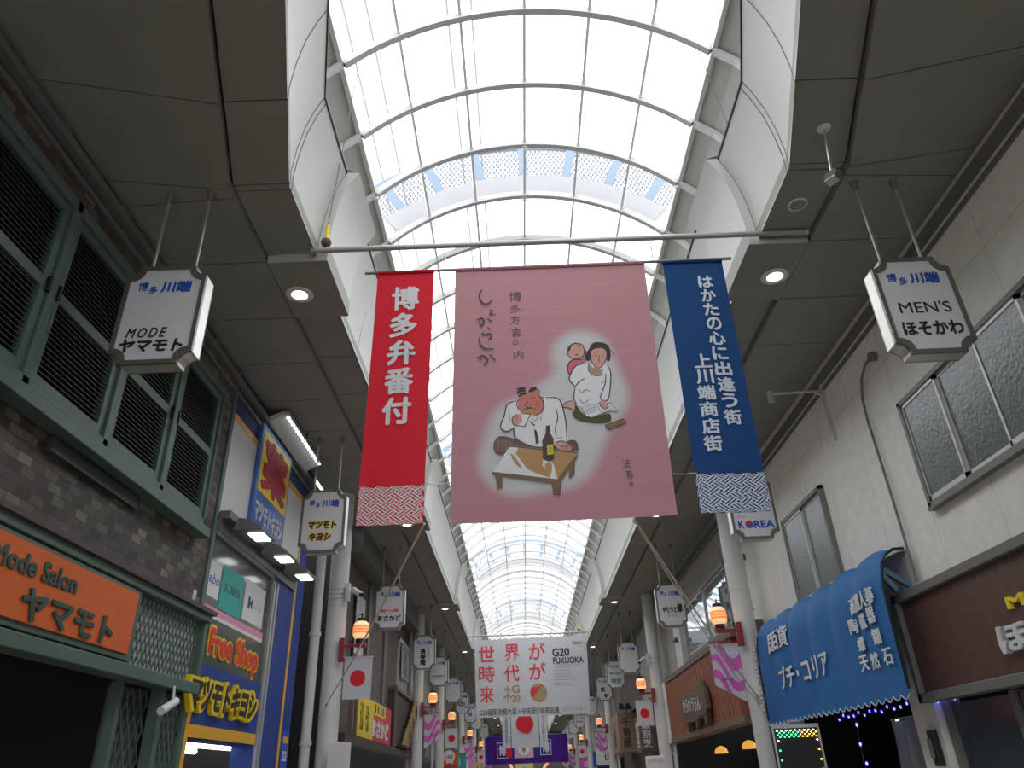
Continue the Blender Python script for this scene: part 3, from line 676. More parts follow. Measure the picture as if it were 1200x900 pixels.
for i, y in enumerate((15.6, 17.6)):
    b = thing('wall_pilaster', ['narrow grey pilaster on the brown brick wall nearest the lantern', 'narrow grey pilaster on brown brick wall nearest the white framed window'][i], 'pilaster', (XL, y, 3.2))
    MB().box(XL, XL+.05, y, y+.25, 3.1, 5.4).build('shaft', M['trimg'], b); MB().box(XL, XL+.07, y-.03, y+.28, 3.1, 3.2).build('base', M['trimg'], b)
tp = thing('wall_panel', 'tall pale framed panel on the brown brick wall behind the camera', 'panel', (XL, 14.4, 4.0))
MB().box(XL, XL+.05, 14.3, 15.2, 3.7, 4.95).build('frame', M['black'], tp); MB().box(XL+.05, XL+.055, 14.35, 15.15, 3.75, 4.9).build('panel', M['silver'], tp)
jb = thing('junction_cabinet', 'plain white cabinet standing at the foot of left column', 'cabinet', (-2.62, 11.4, 0))
MB().box(-2.74, -2.48, 11.3, 11.6, 0, 2.12).build('body', M['white'], jb, bevel=.01); MB().box(-2.735, -2.485, 11.29, 11.3, .1, 2.08).build('door', M['white'], jb); MB().box(-2.52, -2.50, 11.28, 11.29, 1.1, 1.2).build('handle', M['black'], jb)
# ================================================================== RIGHT
win(21, XR, -1, 2.6, 6.43, 3.62, 4.68, 6, M['frost'], M['frame'], ft=.045)
win(22, XR, -1, 8.6, 10.12, 3.45, 4.66, 2, M['frost'], M['frame'], ft=.05)
bs = thing('shop_sign', 'brown stone shop sign with raised white and yellow characters, grey framed, right', 'sign board', (XR, 5, 2.08))
fr = MB()
for z in ((2.07, 2.15), (2.96, 3.04)): fr.box(XR-.14, XR, 1.0, 7.43, *z)
fr.box(XR-.14, XR, 7.36, 7.43, 2.07, 3.04).box(XR-.14, XR, 1.0, 1.07, 2.07, 3.04).build('frame', M['trimg'], bs, bevel=.006)
MB().box(XR-.09, XR, 1.07, 7.36, 2.15, 2.96).build('panel', M['brown'], bs)
text('lettering', 'ほそかわ', (XR-.09, 5.15, 2.395), -Y, Z, 1.6, .205, M['silver'], bs, bold=.03, deep=.05)
text('lettering', "MEN'S", (XR-.09, 5.18, 2.63), -Y, Z, 1.1, .095, M['yellow'], bs, bold=.02, deep=.03, sp=1.4)
# curved pipe and bracket on the beige wall
pp = thing('conduit_pipe', 'thin grey curved conduit running down the beige wall', 'pipe', (XR-.03, 7.0, 3.1))
MB().tube([(XR-.045, 6.62, 5.34), (XR-.045, 6.78, 5.33), (XR-.045, 6.93, 5.24), (XR-.045, 7.03, 5.05), (XR-.045, 7.05, 4.8), (XR-.045, 7.02, 3.9), (XR-.045, 7.02, 3.1)], .014, 8).build('tube', M['trimg'], pp, smooth=True)
MB().lathe((XR-.072, 6.6, 5.33), [(.05, 0), (.05, .06)], 10, (1, 0, 0)).build('cap', M['trimg'], pp)
br = thing('wall_bracket', 'steel bracket arm reaching out from the beige wall near the soffit', 'bracket', (XR, 7.94, 5.0))
MB().box(XR-.03, XR, 7.90, 7.96, 4.97, 5.72).build('plate', M['alu'], br); MB().tube([(XR-.02, 7.93, 5.62), (3.2, 7.93, 5.61)], .016, 8).tube([(XR-.02, 7.93, 5.55), (3.68, 7.93, 5.62)], .012, 6).build('arm', M['alu'], br, smooth=True)
MB().box(3.14, 3.2, 7.90, 7.96, 5.50, 5.64).build('clamp', M['alu'], br)
# small floodlight near the column and cable
sf = thing('round_wall_lamp', 'small round fixture on the beige wall beside the right column', 'wall lamp', (XR, 12.2, 4.7))
MB().lathe((XR-.08, 12.2, 4.72), [(.05, 0), (.07, .03), (.05, .08)], 12, (1, 0, 0)).build('body', M['trimg'], sf, smooth=True); MB().lathe((XR-.09, 12.2, 4.72), [(.03, 0), (.045, .012)], 12, (1, 0, 0)).build('lens', M['silver'], sf, smooth=True)
# awning
aw = thing('awning', 'blue barrel awning with white lettering and scalloped hem', 'awning', (XR, 9.3, 2.15))
prof = [(0.02, 1.30), (.13, 1.295), (.22, 1.24), (.275, 1.15), (.31, 1.0), (.325, .75), (.33, .45), (.335, .13), (.337, .03)]
AY0, AY1, SEG = 7.14, 11.42, 6
def aw_pt(y, d, z, off=0.0):
    t = (y-AY0)/(AY1-AY0)*SEG; b = abs(math.sin(math.pi*t))**.9; q = min(1, max(0, (z-.15)/.9))
    k = .05*b*q
    return Vector((XR-d-k*min(1, d/.12)-off, y, 2.15+z+k*.9*(1 if z > 1.05 else 0)))
ys_ = [AY0+(AY1-AY0)*i/(SEG*16) for i in range(SEG*16+1)]
a = MB(); a.sheet([[aw_pt(y, d, z) for d, z in prof] for y in ys_]).sheet([[aw_pt(y, d, z)+Vector((.012, 0, -.006)) for d, z in prof] for y in ys_])
a.build('canvas', M['awning'], aw, smooth='all')
hm = MB(); tip = MB(); n = 26
rows = [[], []]
for i in range(n*6+1):
    y = AY0+(AY1-AY0)*i/(n*6); t = (i % 6)/6; s = 1-math.sin(math.pi*t)
    rows[0].append((XR-.34, y, 2.20)); rows[1].append((XR-.342, y, 2.12-.045*(1-s)+.02))
hm.sheet(rows).build('scalloped_hem', M['awning'], aw)
tip.tube([Vector(p)-Vector((.004, 0, 0)) for p in rows[1]], .0045, 5).build('hem_trim', M['silver'], aw)
for y in (AY0, AY1):
    MB().tube([aw_pt(y, d, z) for d, z in prof], .016, 6).build('end_hoop', M['black'], aw, smooth=True)
MB().bar((XR-.17, AY0+.06, 3.06), (XR-.28, AY0+.06, 3.22), .05, .05).bar((XR-.03, AY0+.06, 3.1), (XR-.25, AY0+.06, 3.26), .05, .05).build('strut', mat('blue_grey_strut', (.10, .17, .25), .5), aw)
def awt(body, yc, zc, w, h, bold=.014):
    def wf(p):
        z = p.z-2.15; d = .33
        for (d0, z0), (d1, z1) in zip(prof, prof[1:]):
            if z1 <= z <= z0: d = d0+(d1-d0)*(z0-z)/(z0-z1)
        q = aw_pt(p.y, d, z); return Vector((q.x-.018, p.y, p.z))
    letters(MB(), body, (0, yc, zc), -Y, Z, w, h, bold=bold, deep=.005, wf=wf).build('lettering', M['awnlet'], aw)
for ch, y, z, s in (('高麗人蔘', 7.60, 3.05, (.62, .17)), ('陶', 7.92, 2.86, (.17, .16)), ('磁', 7.65, 2.86, (.16, .15)), ('器', 7.43, 2.88, (.16, .15)), ('螺', 7.84, 2.67, (.16, .14)), ('鈿', 7.44, 2.68, (.16, .15)), ('天', 7.88, 2.49, (.19, .15)), ('然', 7.62, 2.48, (.18, .15)), ('石', 7.34, 2.48, (.18, .15)),
    ('プチ・コリア', 9.65, 2.63, (1.75, .27)), ('国百貨', 10.40, 3.12, (.80, .26))):
    awt(ch, y, z, *s)
awt('民\n芸\n品\n店', 11.55, 2.75, .2, .9)
# right shop below the awning
ledc = [led_col(k) for k in (('blue', (.05, .05, 1), 14), ('green', (.05, 1, .2), 8), ('amberl', (1, .5, .05), 8), ('whitel', (.9, .95, 1), 10))]
lp = thing('led_sign_panel', 'black led sign panel with dotted coloured border under the awning', 'led sign', (3.16, 9.4, 0))
MB().box(2.89, 3.42, 9.4, 9.5, .25, 2.02).build('cabinet', M['black'], lp, bevel=.008)
f = MB(); f.box(2.88, 3.43, 9.385, 9.40, 1.99, 2.03).box(2.88, 2.90, 9.385, 9.40, .25, 1.99).box(3.41, 3.43, 9.385, 9.40, .25, 1.99).build('frame', M['alu'], lp)
MB().tube([(3.1, 9.45, 2.02), (3.1, 9.45, 2.06), (3.25, 9.45, 2.06), (3.25, 9.45, 2.02)], .012, 6).build('handle', M['alu'], lp)
for x in (2.95, 3.36): MB().box(x-.02, x+.02, 9.3, 9.6, 0, .25).build('leg', M['black'], lp)
for ci in range(1, 4):
    q = MB()
    for i in range(9):
        for j in range(4):
            x = 2.94+.0525*i+(.026 if j % 2 else 0); z = 1.965-.022*j
            col = 3 if j == 0 else (1 if i < 5 else 2)
            if col == ci and x < 3.39: q.box(x-.006, x+.006, 9.388, 9.395, z-.005, z+.005)
    for k in range(12):
        z = 1.86-.1*k
        for x, col in ((2.935, 1 if k % 3 else 3), (3.385, 2 if k % 3 else 3)):
            if col == ci: q.box(x-.006, x+.006, 9.388, 9.395, z-.006, z+.006)
    q.build('led_dots', ledc[ci], lp)
sl2 = thing('string_lights', 'dark cable of small blue lights under the awning hem', 'string lights', (3.9, 9, 2.1))
cb = MB(); pts = [(XR+.02, 6.95+.05*i, 2.10+.02*math.sin(i*1.3)) for i in range(60)]; cb.tube(pts, .006, 5)
cb.tube([(XR+.05, 9.4, 2.08), (XR+.05, 9.45, 1.6), (XR+.05, 9.35, 1.0), (XR+.05, 9.4, .4)], .006, 5); cb.build('cable', M['black'], sl2)
for i in range(0, 60, 3): MB().lathe(pts[i], [(.004, -.018), (.009, -.009), (.009, .004), (.004, .009)], 6).build('bulb', ledc[0], sl2)
for k in range(8): MB().lathe((XR+.05, 9.4+.03*math.sin(k*2), 2.0-.2*k), [(.004, -.025), (.012, -.012), (.012, .006), (.004, .012)], 6).build('bulb', ledc[0], sl2)
for i, (y, z, c) in enumerate(((9.05, 2.0, 3), (8.55, 2.03, 1), (8.0, 2.0, 2), (7.6, 2.04, 3))):
    t = thing('colour_bulb', ['white bulb', 'green bulb', 'amber bulb', 'second white bulb'][i]+' glowing in the shop under the awning', 'bulb', (4.2, y, z), 'coloured bulbs under the awning')
    MB().lathe((4.2, y, z), [(.004, -.04), (.02, -.02), (.02, .01), (.008, .02)], 8).build('glass', ledc[c], t); MB().tube([(4.2, y, z+.02), (4.2, y, 3.0)], .004, 5).build('cord', M['black'], t)
vc = thing('plastic_curtain', 'crumpled clear plastic sheet hanging over wares below the awning', 'plastic sheet', (4.1, 8.2, 0))
random.seed(3)
rw = []
for i in range(46):
    y = 7.55+.033*i; rw.append([(4.15+.05*math.sin(i*1.9)+.03*math.sin(i*.7+j*.9)+random.uniform(-.012, .012), y, .4+.2*j) for j in range(9)])
MB().sheet(rw).build('sheet', mat('shiny_plastic', (.36, .35, .36), .18, spec=.9, bump=.6, bscale=9), vc, smooth='all'); MB().tube([(4.15, 7.5, 2.02), (4.15, 9.1, 2.02)], .012, 6).build('rail', M['chrome'], vc)
dr = thing('shop_door', 'dark glass shop door with bluish pane under the brown sign', 'door', (XR+.1, 6.4, 0))
MB().box(XR+.08, XR+.12, 5.2, 7.35, .05, 2.05).build('pane', mat('dark_bluish_glass', (.05, .07, .085), .1, spec=.7), dr); MB().box(XR+.06, XR+.14, 7.3, 7.42, 0, 2.07).box(XR+.06, XR+.14, 6.28, 6.36, 0, 2.07).build('frame', M['frame'], dr)
ip = thing('intercom', 'black wall telephone on the beige pier beside the dark door', 'telephone', (XR, 7.6, 1.6))
MB().box(XR-.06, XR, 7.52, 7.62, 1.55, 1.85).build('body', M['black'], ip, bevel=.01); MB().box(XR-.09, XR-.06, 7.55, 7.59, 1.62, 1.78).build('handset', M['trimg'], ip, bevel=.008)
# restaurant with board sign
wd2 = thing('board_sign', 'long red brown boarded restaurant sign panel beyond the right column', 'sign board', (XR, 16.5, 2.3))
MB().box(XR-.22, XR+.02, 13.2, 19.75, 2.36, 3.60).build('boards', M['wood'], wd2)
gq = MB()
for i in range(33): gq.box(XR-.226, XR-.22, 13.3+.2*i, 13.312+.2*i, 2.4, 3.6)
gq.build('joints', M['dkbrown'], wd2)
MB().box(XR-.25, XR+.02, 13.0, 19.75, 3.60, 3.70).build('top_rail', M['ledge'], wd2); MB().box(XR-.25, XR+.02, 13.0, 19.75, 2.26, 2.37).build('bottom_rail', M['ledge'], wd2)
MB().box(XR-.24, XR+.02, 19.76, 21.0, 2.28, 3.66).build('white_end', M['whitep'], wd2)
pq = thing('carved_plaque', 'carved brown wooden plaque with pale brush lettering and pointed feet', 'plaque', (XR-.3, 16.4, 2.4))
zz = [(17.75, 2.98), (17.5, 3.10), (16.9, 3.13), (16.3, 3.10), (15.75, 3.20), (15.3, 3.22), (15.1, 3.0), (15.05, 2.72), (15.2, 2.60), (15.7, 2.62), (16.2, 2.56), (16.8, 2.58), (17.2, 2.54), (17.35, 2.72), (17.6, 2.86)]
MB().prism([(XR-.36, y, z-.06) for y, z in zz], (.10, 0, 0)).build('board', M['carved'], pq, bevel=.02)
ft_ = MB()
for y in (15.35, 16.2, 17.1): ft_.prism([(XR-.34, y-.25, 2.58), (XR-.34, y+.25, 2.58), (XR-.34, y, 2.36)], (.08, 0, 0)).box(XR-.30, XR-.26, y-.1, y+.1, 2.6, 2.8)
ft_.build('foot', M['carved'], pq)
text('lettering', 'かろのうろん', (XR-.362, 16.4, 2.83), -Y, Z, 1.7, .26, M['silver'], pq, bold=.01, slant=-.05, shear=.15)
for i, (y, x) in enumerate(((14.4, 3.72), (16.5, 3.72))):
    t = thing('pendant_lamp', ['scalloped orange glass pendant lamp right beside the right column', 'scalloped orange glass pendant lamp below the carved plaque'][i], 'pendant lamp', (x+.25, y, 1.95), 'orange pendant lamps below the boarded sign')
    MB().lathe((x+.25, y, 1.92), [(.135, 0), (.13, .025), (.11, .08), (.065, .12), (.02, .135)], 18, cap=False).build('shade', M['shade'], t, smooth='all'); MB().tube([(x+.25, y, 2.10), (x+.25, y, 3.6)], .008, 6).build('cord', M['black'], t)
win(23, XR, -1, 13.3, 17.3, 3.80, 5.0, 2, M['mirrorglass'], M['frame'], ft=.09)
wp = thing('wall_post', 'cream post beside the upper window above the boarded sign', 'post', (XR-.1, 18, 3.7))
MB().box(XR-.14, XR, 17.6, 18.3, 3.7, 4.9).build('shaft', M['white'], wp); MB().lathe((XR-.2, 17.9, 4.3), [(.05, 0), (.07, .05), (.05, .1)], 10).build('fixture', M['trimg'], wp)
# brown box signs farther along
for i, (x0, y0, y1, z0, z1, c, tx) in enumerate(((3.20, 27.2, 29.4, 2.35, 3.55, (.30, .19, .13), '千\n鳥\n屋'), (3.35, 23.3, 24.2, 2.2, 3.15, (.13, .08, .06), '鰻\n割\n烹'))):
    t = thing('box_sign', ['light brown box sign with dark upright characters beyond second right column', 'dark brown box sign with white brush characters behind second right column'][i], 'box sign', ((x0+XR)/2, (y0+y1)/2, z0), 'brown box signs on the right')
    MB().box(x0, XR, y0, y1, z0, z1).build('box', mat('box_sign_brown', c, .6, noise=.1), t, bevel=.01)
    text('lettering', tx, ((x0+XR)/2-.05, y0-.001, (z0+z1)/2), X, Z, .26, (z1-z0)*.75, M['ink'] if i == 0 else M['silver'], t, bold=.02)
    text('lettering', tx, (x0-.001, (y0+y1)/2, (z0+z1)/2), -Y, Z, .5, (z1-z0)*.7, M['ink'] if i == 0 else M['silver'], t, bold=.02)
for i in range(2):
    t = thing('sign_spotlight', ['black spotlight on an arm over the light brown box sign, left', 'black spotlight on an arm over the light brown box sign, right'][i], 'spotlight', (3.3+.22*i, 27, 3.7), 'spotlights over the box sign')
    MB().bar((3.3+.22*i, 27.25, 3.55), (3.3+.22*i, 26.7, 3.8), .03, .03).build('arm', M['black'], t); MB().prism([(3.24+.22*i, 26.75, 3.8), (3.36+.22*i, 26.75, 3.8), (3.42+.22*i, 26.6, 3.6), (3.2+.22*i, 26.6, 3.6)], (0, -.08, 0)).build('head', M['black'], t)

sb = thing('spot_lamp', 'grey spot lamp on a box between right column and blue awning', 'spot lamp', (3.7, 11.95, 3.4))
MB().box(3.52, XR, 11.9, 12.1, 3.35, 3.66).build('box', M['trimg'], sb, bevel=.01)
MB().bar((3.62, 11.95, 3.66), (3.60, 11.9, 3.76), .03, .03).build('arm', M['black'], sb); MB().lathe((3.70, 11.86, 3.80), [(.03, 0), (.05, .03), (.06, .16), (.075, .20)], 14, (-1, -.1, -.15)).build('head', M['trimg'], sb, smooth=True)
# ================================================================== COLUMNS
def column(x, y, label, pipe=0, r=.15):
    t = thing('arcade_column', label, 'column', (x, y, 0), 'white arcade columns')
    MB().tube([(x, y, 0), (x, y, 5.92)], r, 24).build('shaft', M['white'], t, smooth=True)
    MB().lathe((x, y, 0), [(r+.03, 0), (r+.03, .25), (r+.01, .28)], 24).build('base', M['alu'], t, smooth=True)
    for z in (2.0, 4.05): MB().lathe((x, y, z), [(r+.004, 0), (r+.004, .02)], 24).build('band', M['alu'], t, smooth=True)
    if pipe:
        px = x+pipe*(r+.09)
        MB().tube([(px, y+.05, 0), (px, y+.05, 5.6), (px-pipe*.1, y+.05, 5.75)], .055, 12).build('drain_pipe', M['white'], t, smooth=True)
        MB().lathe((px, y+.05, 3.2), [(.068, 0), (.068, .06)], 12).build('pipe_collar', M['white'], t, smooth=True)
LX, RX = -2.87, 3.49
lcol = [11.75, 21.6, 27.4, 36.6, 46, 55]; rcol = [11.72, 20.25, 32.5, 43.3, 54.2, 62]
ordn = ['nearest', 'second', 'third', 'fourth', 'fifth', 'farthest']
for i, y in enumerate(lcol): column(LX, y, ordn[i]+' round white column along the left shopfronts', 0 if i == 0 else -1)
for i, y in enumerate(rcol): column(RX, y, ordn[i]+' round white column along the right shopfronts', 1 if i else 0, .15 if i else .155)
# -------- lantern brackets, lanterns and flags on each column
def bands_mat():
    m = mat('paper_lantern', (.9, .6, .4), .6); n, l = nt(m); b = n['Principled BSDF']
    t = n.new('ShaderNodeTexCoord'); s = n.new('ShaderNodeSeparateXYZ'); l.new(t.outputs['Generated'], s.inputs[0])
    cr = n.new('ShaderNodeValToRGB'); cr.color_ramp.interpolation = 'CONSTANT'; e = cr.color_ramp.elements
    cols = [(0, (1, .58, .28)), (.30, (1, .24, .06)), (.42, (1, .55, .27)), (.46, (1, .24, .06)), (.58, (1, .55, .27)), (.62, (1, .24, .06)), (.74, (1, .60, .34))]
    e[0].position = 0; e[0].color = (*cols[0][1], 1); e[1].position = cols[1][0]; e[1].color = (*cols[1][1], 1)
    for p, c in cols[2:]:
        q = e.new(p); q.color = (*c, 1)
    l.new(s.outputs['Z'], cr.inputs[0]); l.new(cr.outputs[0], b.inputs['Base Color']); l.new(cr.outputs[0], b.inputs['Emission Color']); b.inputs['Emission Strength'].default_value = .62
    return m
M['lantern'] = bands_mat()
side = {-1: 'left', 1: 'right'}
def lantern_set(s, cx, y, i):
    d = -s                                   # towards the street
    e = cx+d*.15; w_ = ordn[i]
    t = thing('lantern_bracket', 'dark red iron lantern bracket on the %s column of the %s row' % (w_, side[s]), 'bracket', (e, y, 3.25), 'lantern brackets')
    yy = y-.06
    MB().box(e-d*.03, e+d*.05, yy-.05, yy+.05, 3.22, 3.56).build('plate', M['redbr'], t, bevel=.004)
    MB().box(e+d*.05, e+d*.36, yy-.02, yy+.02, 3.425, 3.465).box(e+d*.22, e+d*.37, yy-.05, yy+.05, 3.42, 3.485).build('arm', M['redbr'], t, bevel=.004)
    MB().bar((e+d*.05, yy, 3.27), (e+d*.50, yy, 3.295), .018, .018).prism([(e+d*.05, yy-.008, 3.22), (e+d*.05, yy-.008, 3.28), (e+d*.14, yy-.008, 3.28)], (0, .016, 0)).build('flag_rod', M['redbr'], t)
    x = e+d*.285
    l = thing('paper_lantern', 'glowing orange banded lantern on the %s column of the %s row' % (w_, side[s]), 'lantern', (x, yy, 3.487), 'paper lanterns')
    MB().lathe((x, yy, 3.535), [(.07, 0), (.105, .025), (.122, .07), (.127, .13), (.122, .19), (.105, .235), (.07, .26)], 22).build('shade', M['lantern'], l, smooth='all')
    MB().lathe((x, yy, 3.487), [(.075, 0), (.075, .05)], 18).build('base_ring', M['black'], l, smooth=True)
    MB().lathe((x, yy, 3.795), [(.07, 0), (.07, .05), (.03, .055)], 18).build('cap', M['black'], l, smooth=True)
    MB().tube([(x-.13*d, yy, 3.50), (x-.15*d, yy, 3.65), (x-.13*d, yy, 3.84), (x-.05*d, yy, 3.90), (x, yy, 3.90)], .005, 5).tube([(x, yy, 3.84), (x, yy, 3.92)], .012, 6).build('handle', M['black'], l, smooth=True)
def flag(s, cx, y, i, kind):
    d = -s; e = cx+d*.15; yy = y-.087; w_ = ordn[i]
    if kind == 'j':
        xa, xb = sorted((e+d*.07, e+d*.49)); z1, z0 = 3.265, 2.69
        t = thing('flag', 'white flag with a red disc under the %s lantern on the %s' % (w_, side[s]), 'flag', ((xa+xb)/2, yy, z1), 'red disc flags')
        wv = lambda x, z: yy+.014*math.sin((x-xa)*9)*(z1-z)
        MB().sheet([[(x, wv(x, z), z) for z in (z1, z1-.15, z1-.3, z1-.45, z0)] for x in [xa+(xb-xa)*k/12 for k in range(13)]]).build('cloth', M['whitecloth'], t, smooth='all')
        cx_, cz = (xa+xb)/2, (z1+z0)/2; R_ = .115
        m = MB(); N = 28
        m.sheet([[(cx_+R_*r*math.cos(a), wv(cx_+R_*r*math.cos(a), cz+R_*r*math.sin(a))-.003, cz+R_*r*math.sin(a)) for a in [2*math.pi*k/N for k in range(N+1)]] for r in (0.001, .35, .7, 1)])
        m.build('disc', M['hinomaru'], t, smooth='all')
        MB().box(xa-.01, xb+.01, yy-.008, yy+.008, z1, z1+.018).build('top_rod', M['alu'], t)
    else:
        W_ = .43; o = e+d*.07; z1 = 3.235
        t = thing('flag', 'pink and white wave patterned flag under the %s lantern on the %s' % (w_, side[s]), 'flag', (o+d*.2, yy, z1), 'pink wave flags')
        # u from the column outwards; the hem slopes up away from the column
        zb = lambda u: 2.44+.24*u
        P = lambda u, v, k=0: (o+d*W_*(u+.10*(v if False else 0)), yy+.012*math.sin(u*6)*v-k, z1+(zb(u)-z1)*v)
        MB().sheet([[P(u/12, v/8) for v in range(9)] for u in range(13)]).build('cloth', M['whitecloth'], t, smooth='all')
        mg = MB()
        for (a0, a1, b0, b1) in ((-.30, -.02, -.12, .10), (.14, .36, .22, .50), (.52, .78, .66, .98)):
            rows = []
            for k in range(21):
                v = k/20
                # wave: position along v as function of u
                u = v
                lo = 1.0-(a0+(b0-a0)*0)-.0
                rows.append((u,))
            cur = []
            for k in range(25):
                u = 1-k/24                   # from outer edge to the column
                f = .5+.5*math.tanh((k/24-.38)*5)
                top = a0+.10+.38*f-.09*math.sin(k/24*6.5); bot = a1+.06+.42*f-.07*math.sin(k/24*6.5+.5)
                top = min(1, max(0, top)); bot = min(1, max(0, bot))
                cur.append([P(u, top, .003), P(u, (top+bot)/2, .003), P(u, bot, .003)])
            mg.sheet(cur)
        mg.build('wave_print', M['magenta'], t)
        text('lettering', '博多川端', (o+d*W_*.55, yy-.012, 2.76), X, Z, .17, .045, M['trimg'], t)
        MB().box(min(o, o+d*(W_+.02)), max(o, o+d*(W_+.02)), yy-.008, yy+.008, z1, z1+.016).build('top_rod', M['alu'], t)
for s, cx, ys, kinds in ((-1, LX, lcol, 'jpjpjp'), (1, RX, rcol, 'pjpjpj')):
    for i, y in enumerate(ys):
        lantern_set(s, cx, y-.1, i); flag(s, cx, y-.1, i, kinds[i])
# -------- security cameras on columns
def seccam(x, y, z, d, label):
    t = thing('security_camera', label, 'camera', (x, y, z), 'column cameras')
    MB().box(x, x+d*.06, y-.06, y+.04, z-.13, z+.15).build('mount_box', M['white'], t, bevel=.006)
    MB().tube([(x+d*.06, y-.02, z), (x+d*.14, y-.06, z+.0)], .018, 8).build('arm', M['white'], t)
    a = Vector((x+d*.10, y-.0, z+.06)); b = Vector((x+d*.28, y-.22, z-.08)); MB().bar(a, b, .075, .075).build('housing', M['white'], t, bevel=.012)
    MB().bar(b, b+(b-a).normalized()*.02, .06, .06).build('lens', M['black'], t)
    c = MB()
    for k in range(3): c.tube([(x-d*.15+.155*math.cos(q)*-d, y+.155*-abs(math.sin(q)) , z-.1+.07*k+.01*math.sin(3*q)) for q in [math.pi*(.15+.7*j/8) for j in range(9)]], .004, 4)
    c.build('cable', M['trimg'], t)
seccam(LX+.15, 11.65, 4.25, 1, 'white security camera on the nearest left column')
seccam(RX-.15, 20.2, 4.25, -1, 'white security camera on the second right column')
# ================================================================== HANGING SIGNS
def sign_outline(w, h, r, c):
    P = []; hw_, hh = w/2, h/2
    for sx, sz, a0 in ((1, 1, 270), (-1, 1, 0), (-1, -1, 90), (1, -1, 180)):
        arc_ = [(sx*hw_+r*math.cos(math.radians(a)), sz*hh+r*math.sin(math.radians(a))) for a in ([a0-90*k/5 for k in range(6)])]
        P += arc_
    return P
def notch(w, h, r):
    P = []
    for sx, sz, st in ((1, 1, 270), (-1, 1, 360), (-1, -1, 90), (1, -1, 180)):
        for k in range(7):
            a = math.radians(st-90*k/6)
            P.append((sx*w/2+r*math.cos(a), sz*h/2+r*math.sin(a)))
    return P
def hanging_sign(s, y, label, logo=True, items=(), xc=None):
    x = xc if xc is not None else (-2.57 if s < 0 else 3.14); zc = 4.70; w, h, D = .60, .86, .14
    if s > 0: zc = 4.64
    t = thing('hanging_sign', label, 'hanging sign', (x, y, zc-h/2), 'lantern shaped hanging signs')
    def ring(k, yy): return [(x+p[0], yy, zc+p[1]) for p in notch(w-2*k, h-2*k, .095+k*.2)]
    MB().prism(ring(0, y+.03), (0, D-.032, 0)).build('housing', M['steel'], t)
    f = MB(); n = len(ring(0, 0))
    a, b, c, d_ = ring(0, y), ring(.032, y), ring(.032, y+.03), ring(0, y+.03)
    for p, q in ((a, b), (b, c), (a, d_)): f.sheet([p+[p[0]], q+[q[0]]])
    f.build('front_frame', M['bronze'], t)
    g = MB(); g.prism(ring(.0, y+D-.002), (0, .012, 0)); g.build('rear_frame', M['bronze'], t)
    g = MB(); g.add(ring(.03, y+.012), [tuple(range(n))]); fc = g.build('face', M['signface'], t)
    yf = y+.011
    if logo:
        letters(letters(MB(), '博', (x-.165, yf, zc+.255), X, Z, .075, .075, bold=.01, deep=.003), '多', (x-.09, yf, zc+.225), X, Z, .07, .07, bold=.01, deep=.003)
        lg = MB(); letters(lg, '博', (x-.165, yf, zc+.25), X, Z, .075, .08, bold=.012, deep=.003); letters(lg, '多', (x-.085, yf, zc+.215), X, Z, .065, .07, bold=.012, deep=.003)
        letters(lg, '川端', (x+.085, yf, zc+.24), X, Z, .23, .105, bold=.03, deep=.003, shear=.05)
        lg.build('district_name', M['signblue'], t)
    for body, dx, dz, ww, hh, mm, kw in items:
        text('lettering', body, (x+dx, yf, zc+dz), X, Z, ww, hh, M[mm], t, deep=kw.pop('deep', .003), **kw)
    for dx in (-.165, .165):
        r = MB().tube([(x+dx, y+D/2, zc+h/2-.09 if abs(dx) > .2 else zc+h/2-.02), (x+dx, y+D/2, 5.93)], .0125, 8).build('rod', M['chrome'], t, smooth=True)
        MB().lathe((x+dx, y+D/2, 5.83), [(.014, 0), (.035, .10)], 12).build('rod_socket', M['trimg'], r, smooth=True)
    return t
mk = dict
hanging_sign(-1, 4.42, 'white hanging sign with MODE in italic letters beside the green shutters', items=(('MODE', -.06, -.165, .29, .085, 'ink', mk(bold=.01, shear=.25, sp=1.35)), ('ヤマモト', -.005, -.275, .46, .11, 'ink', mk(bold=.04, shear=.15))))
hanging_sign(-1, 9.35, 'white hanging sign with yellow edged black italic lettering before the blue shop', items=(('マツモト', .0, -.06, .40, .13, 'yellow', mk(bold=.14, shear=.15, deep=.002)), ('マツモト', .0, -.06, .37, .105, 'ink', mk(bold=.06, shear=.15, deep=.004)), ('キヨシ', -.02, -.22, .32, .13, 'yellow', mk(bold=.14, shear=.15, deep=.002)), ('キヨシ', -.02, -.22, .29, .105, 'ink', mk(bold=.06, shear=.15, deep=.004))))
hanging_sign(-1, 14.8, 'white hanging sign with small red line over black brush lettering', items=(('博多うどん酒場', -.0, -.075, .34, .06, 'redl', mk(bold=.03)), ('まさかど', .0, -.22, .46, .11, 'ink', mk(bold=.045))))
hanging_sign(-1, 20.4, 'fourth left hanging sign, bold black upright brush characters', items=(('長\n寿\n庵', -.03, -.12, .16, .42, 'ink', mk(bold=.06)), ('そばうどん', .12, -.08, .035, .30, 'ink', mk())))
hanging_sign(-1, 24.1, 'fifth left hanging sign, one thin line of small black capitals', items=(('HONESTY', 0, -.14, .40, .055, 'ink', mk(bold=.02)), ('HAKATA', 0, -.21, .30, .02, 'trimg', mk())))
hanging_sign(-1, 29.2, 'sixth left hanging sign, faint pale red lettering', items=(('喫茶', 0, -.06, .12, .04, 'pinkl', mk()), ('ほほえみ', 0, -.16, .42, .06, 'pinkl', mk())))
hanging_sign(-1, 33.8, 'seventh left hanging sign, large loose black brush strokes', items=(('むかし', 0, -.06, .38, .24, 'ink', mk(bold=.05, slant=-.3)), ('鰻', .02, -.28, .2, .03, 'trimg', mk())))
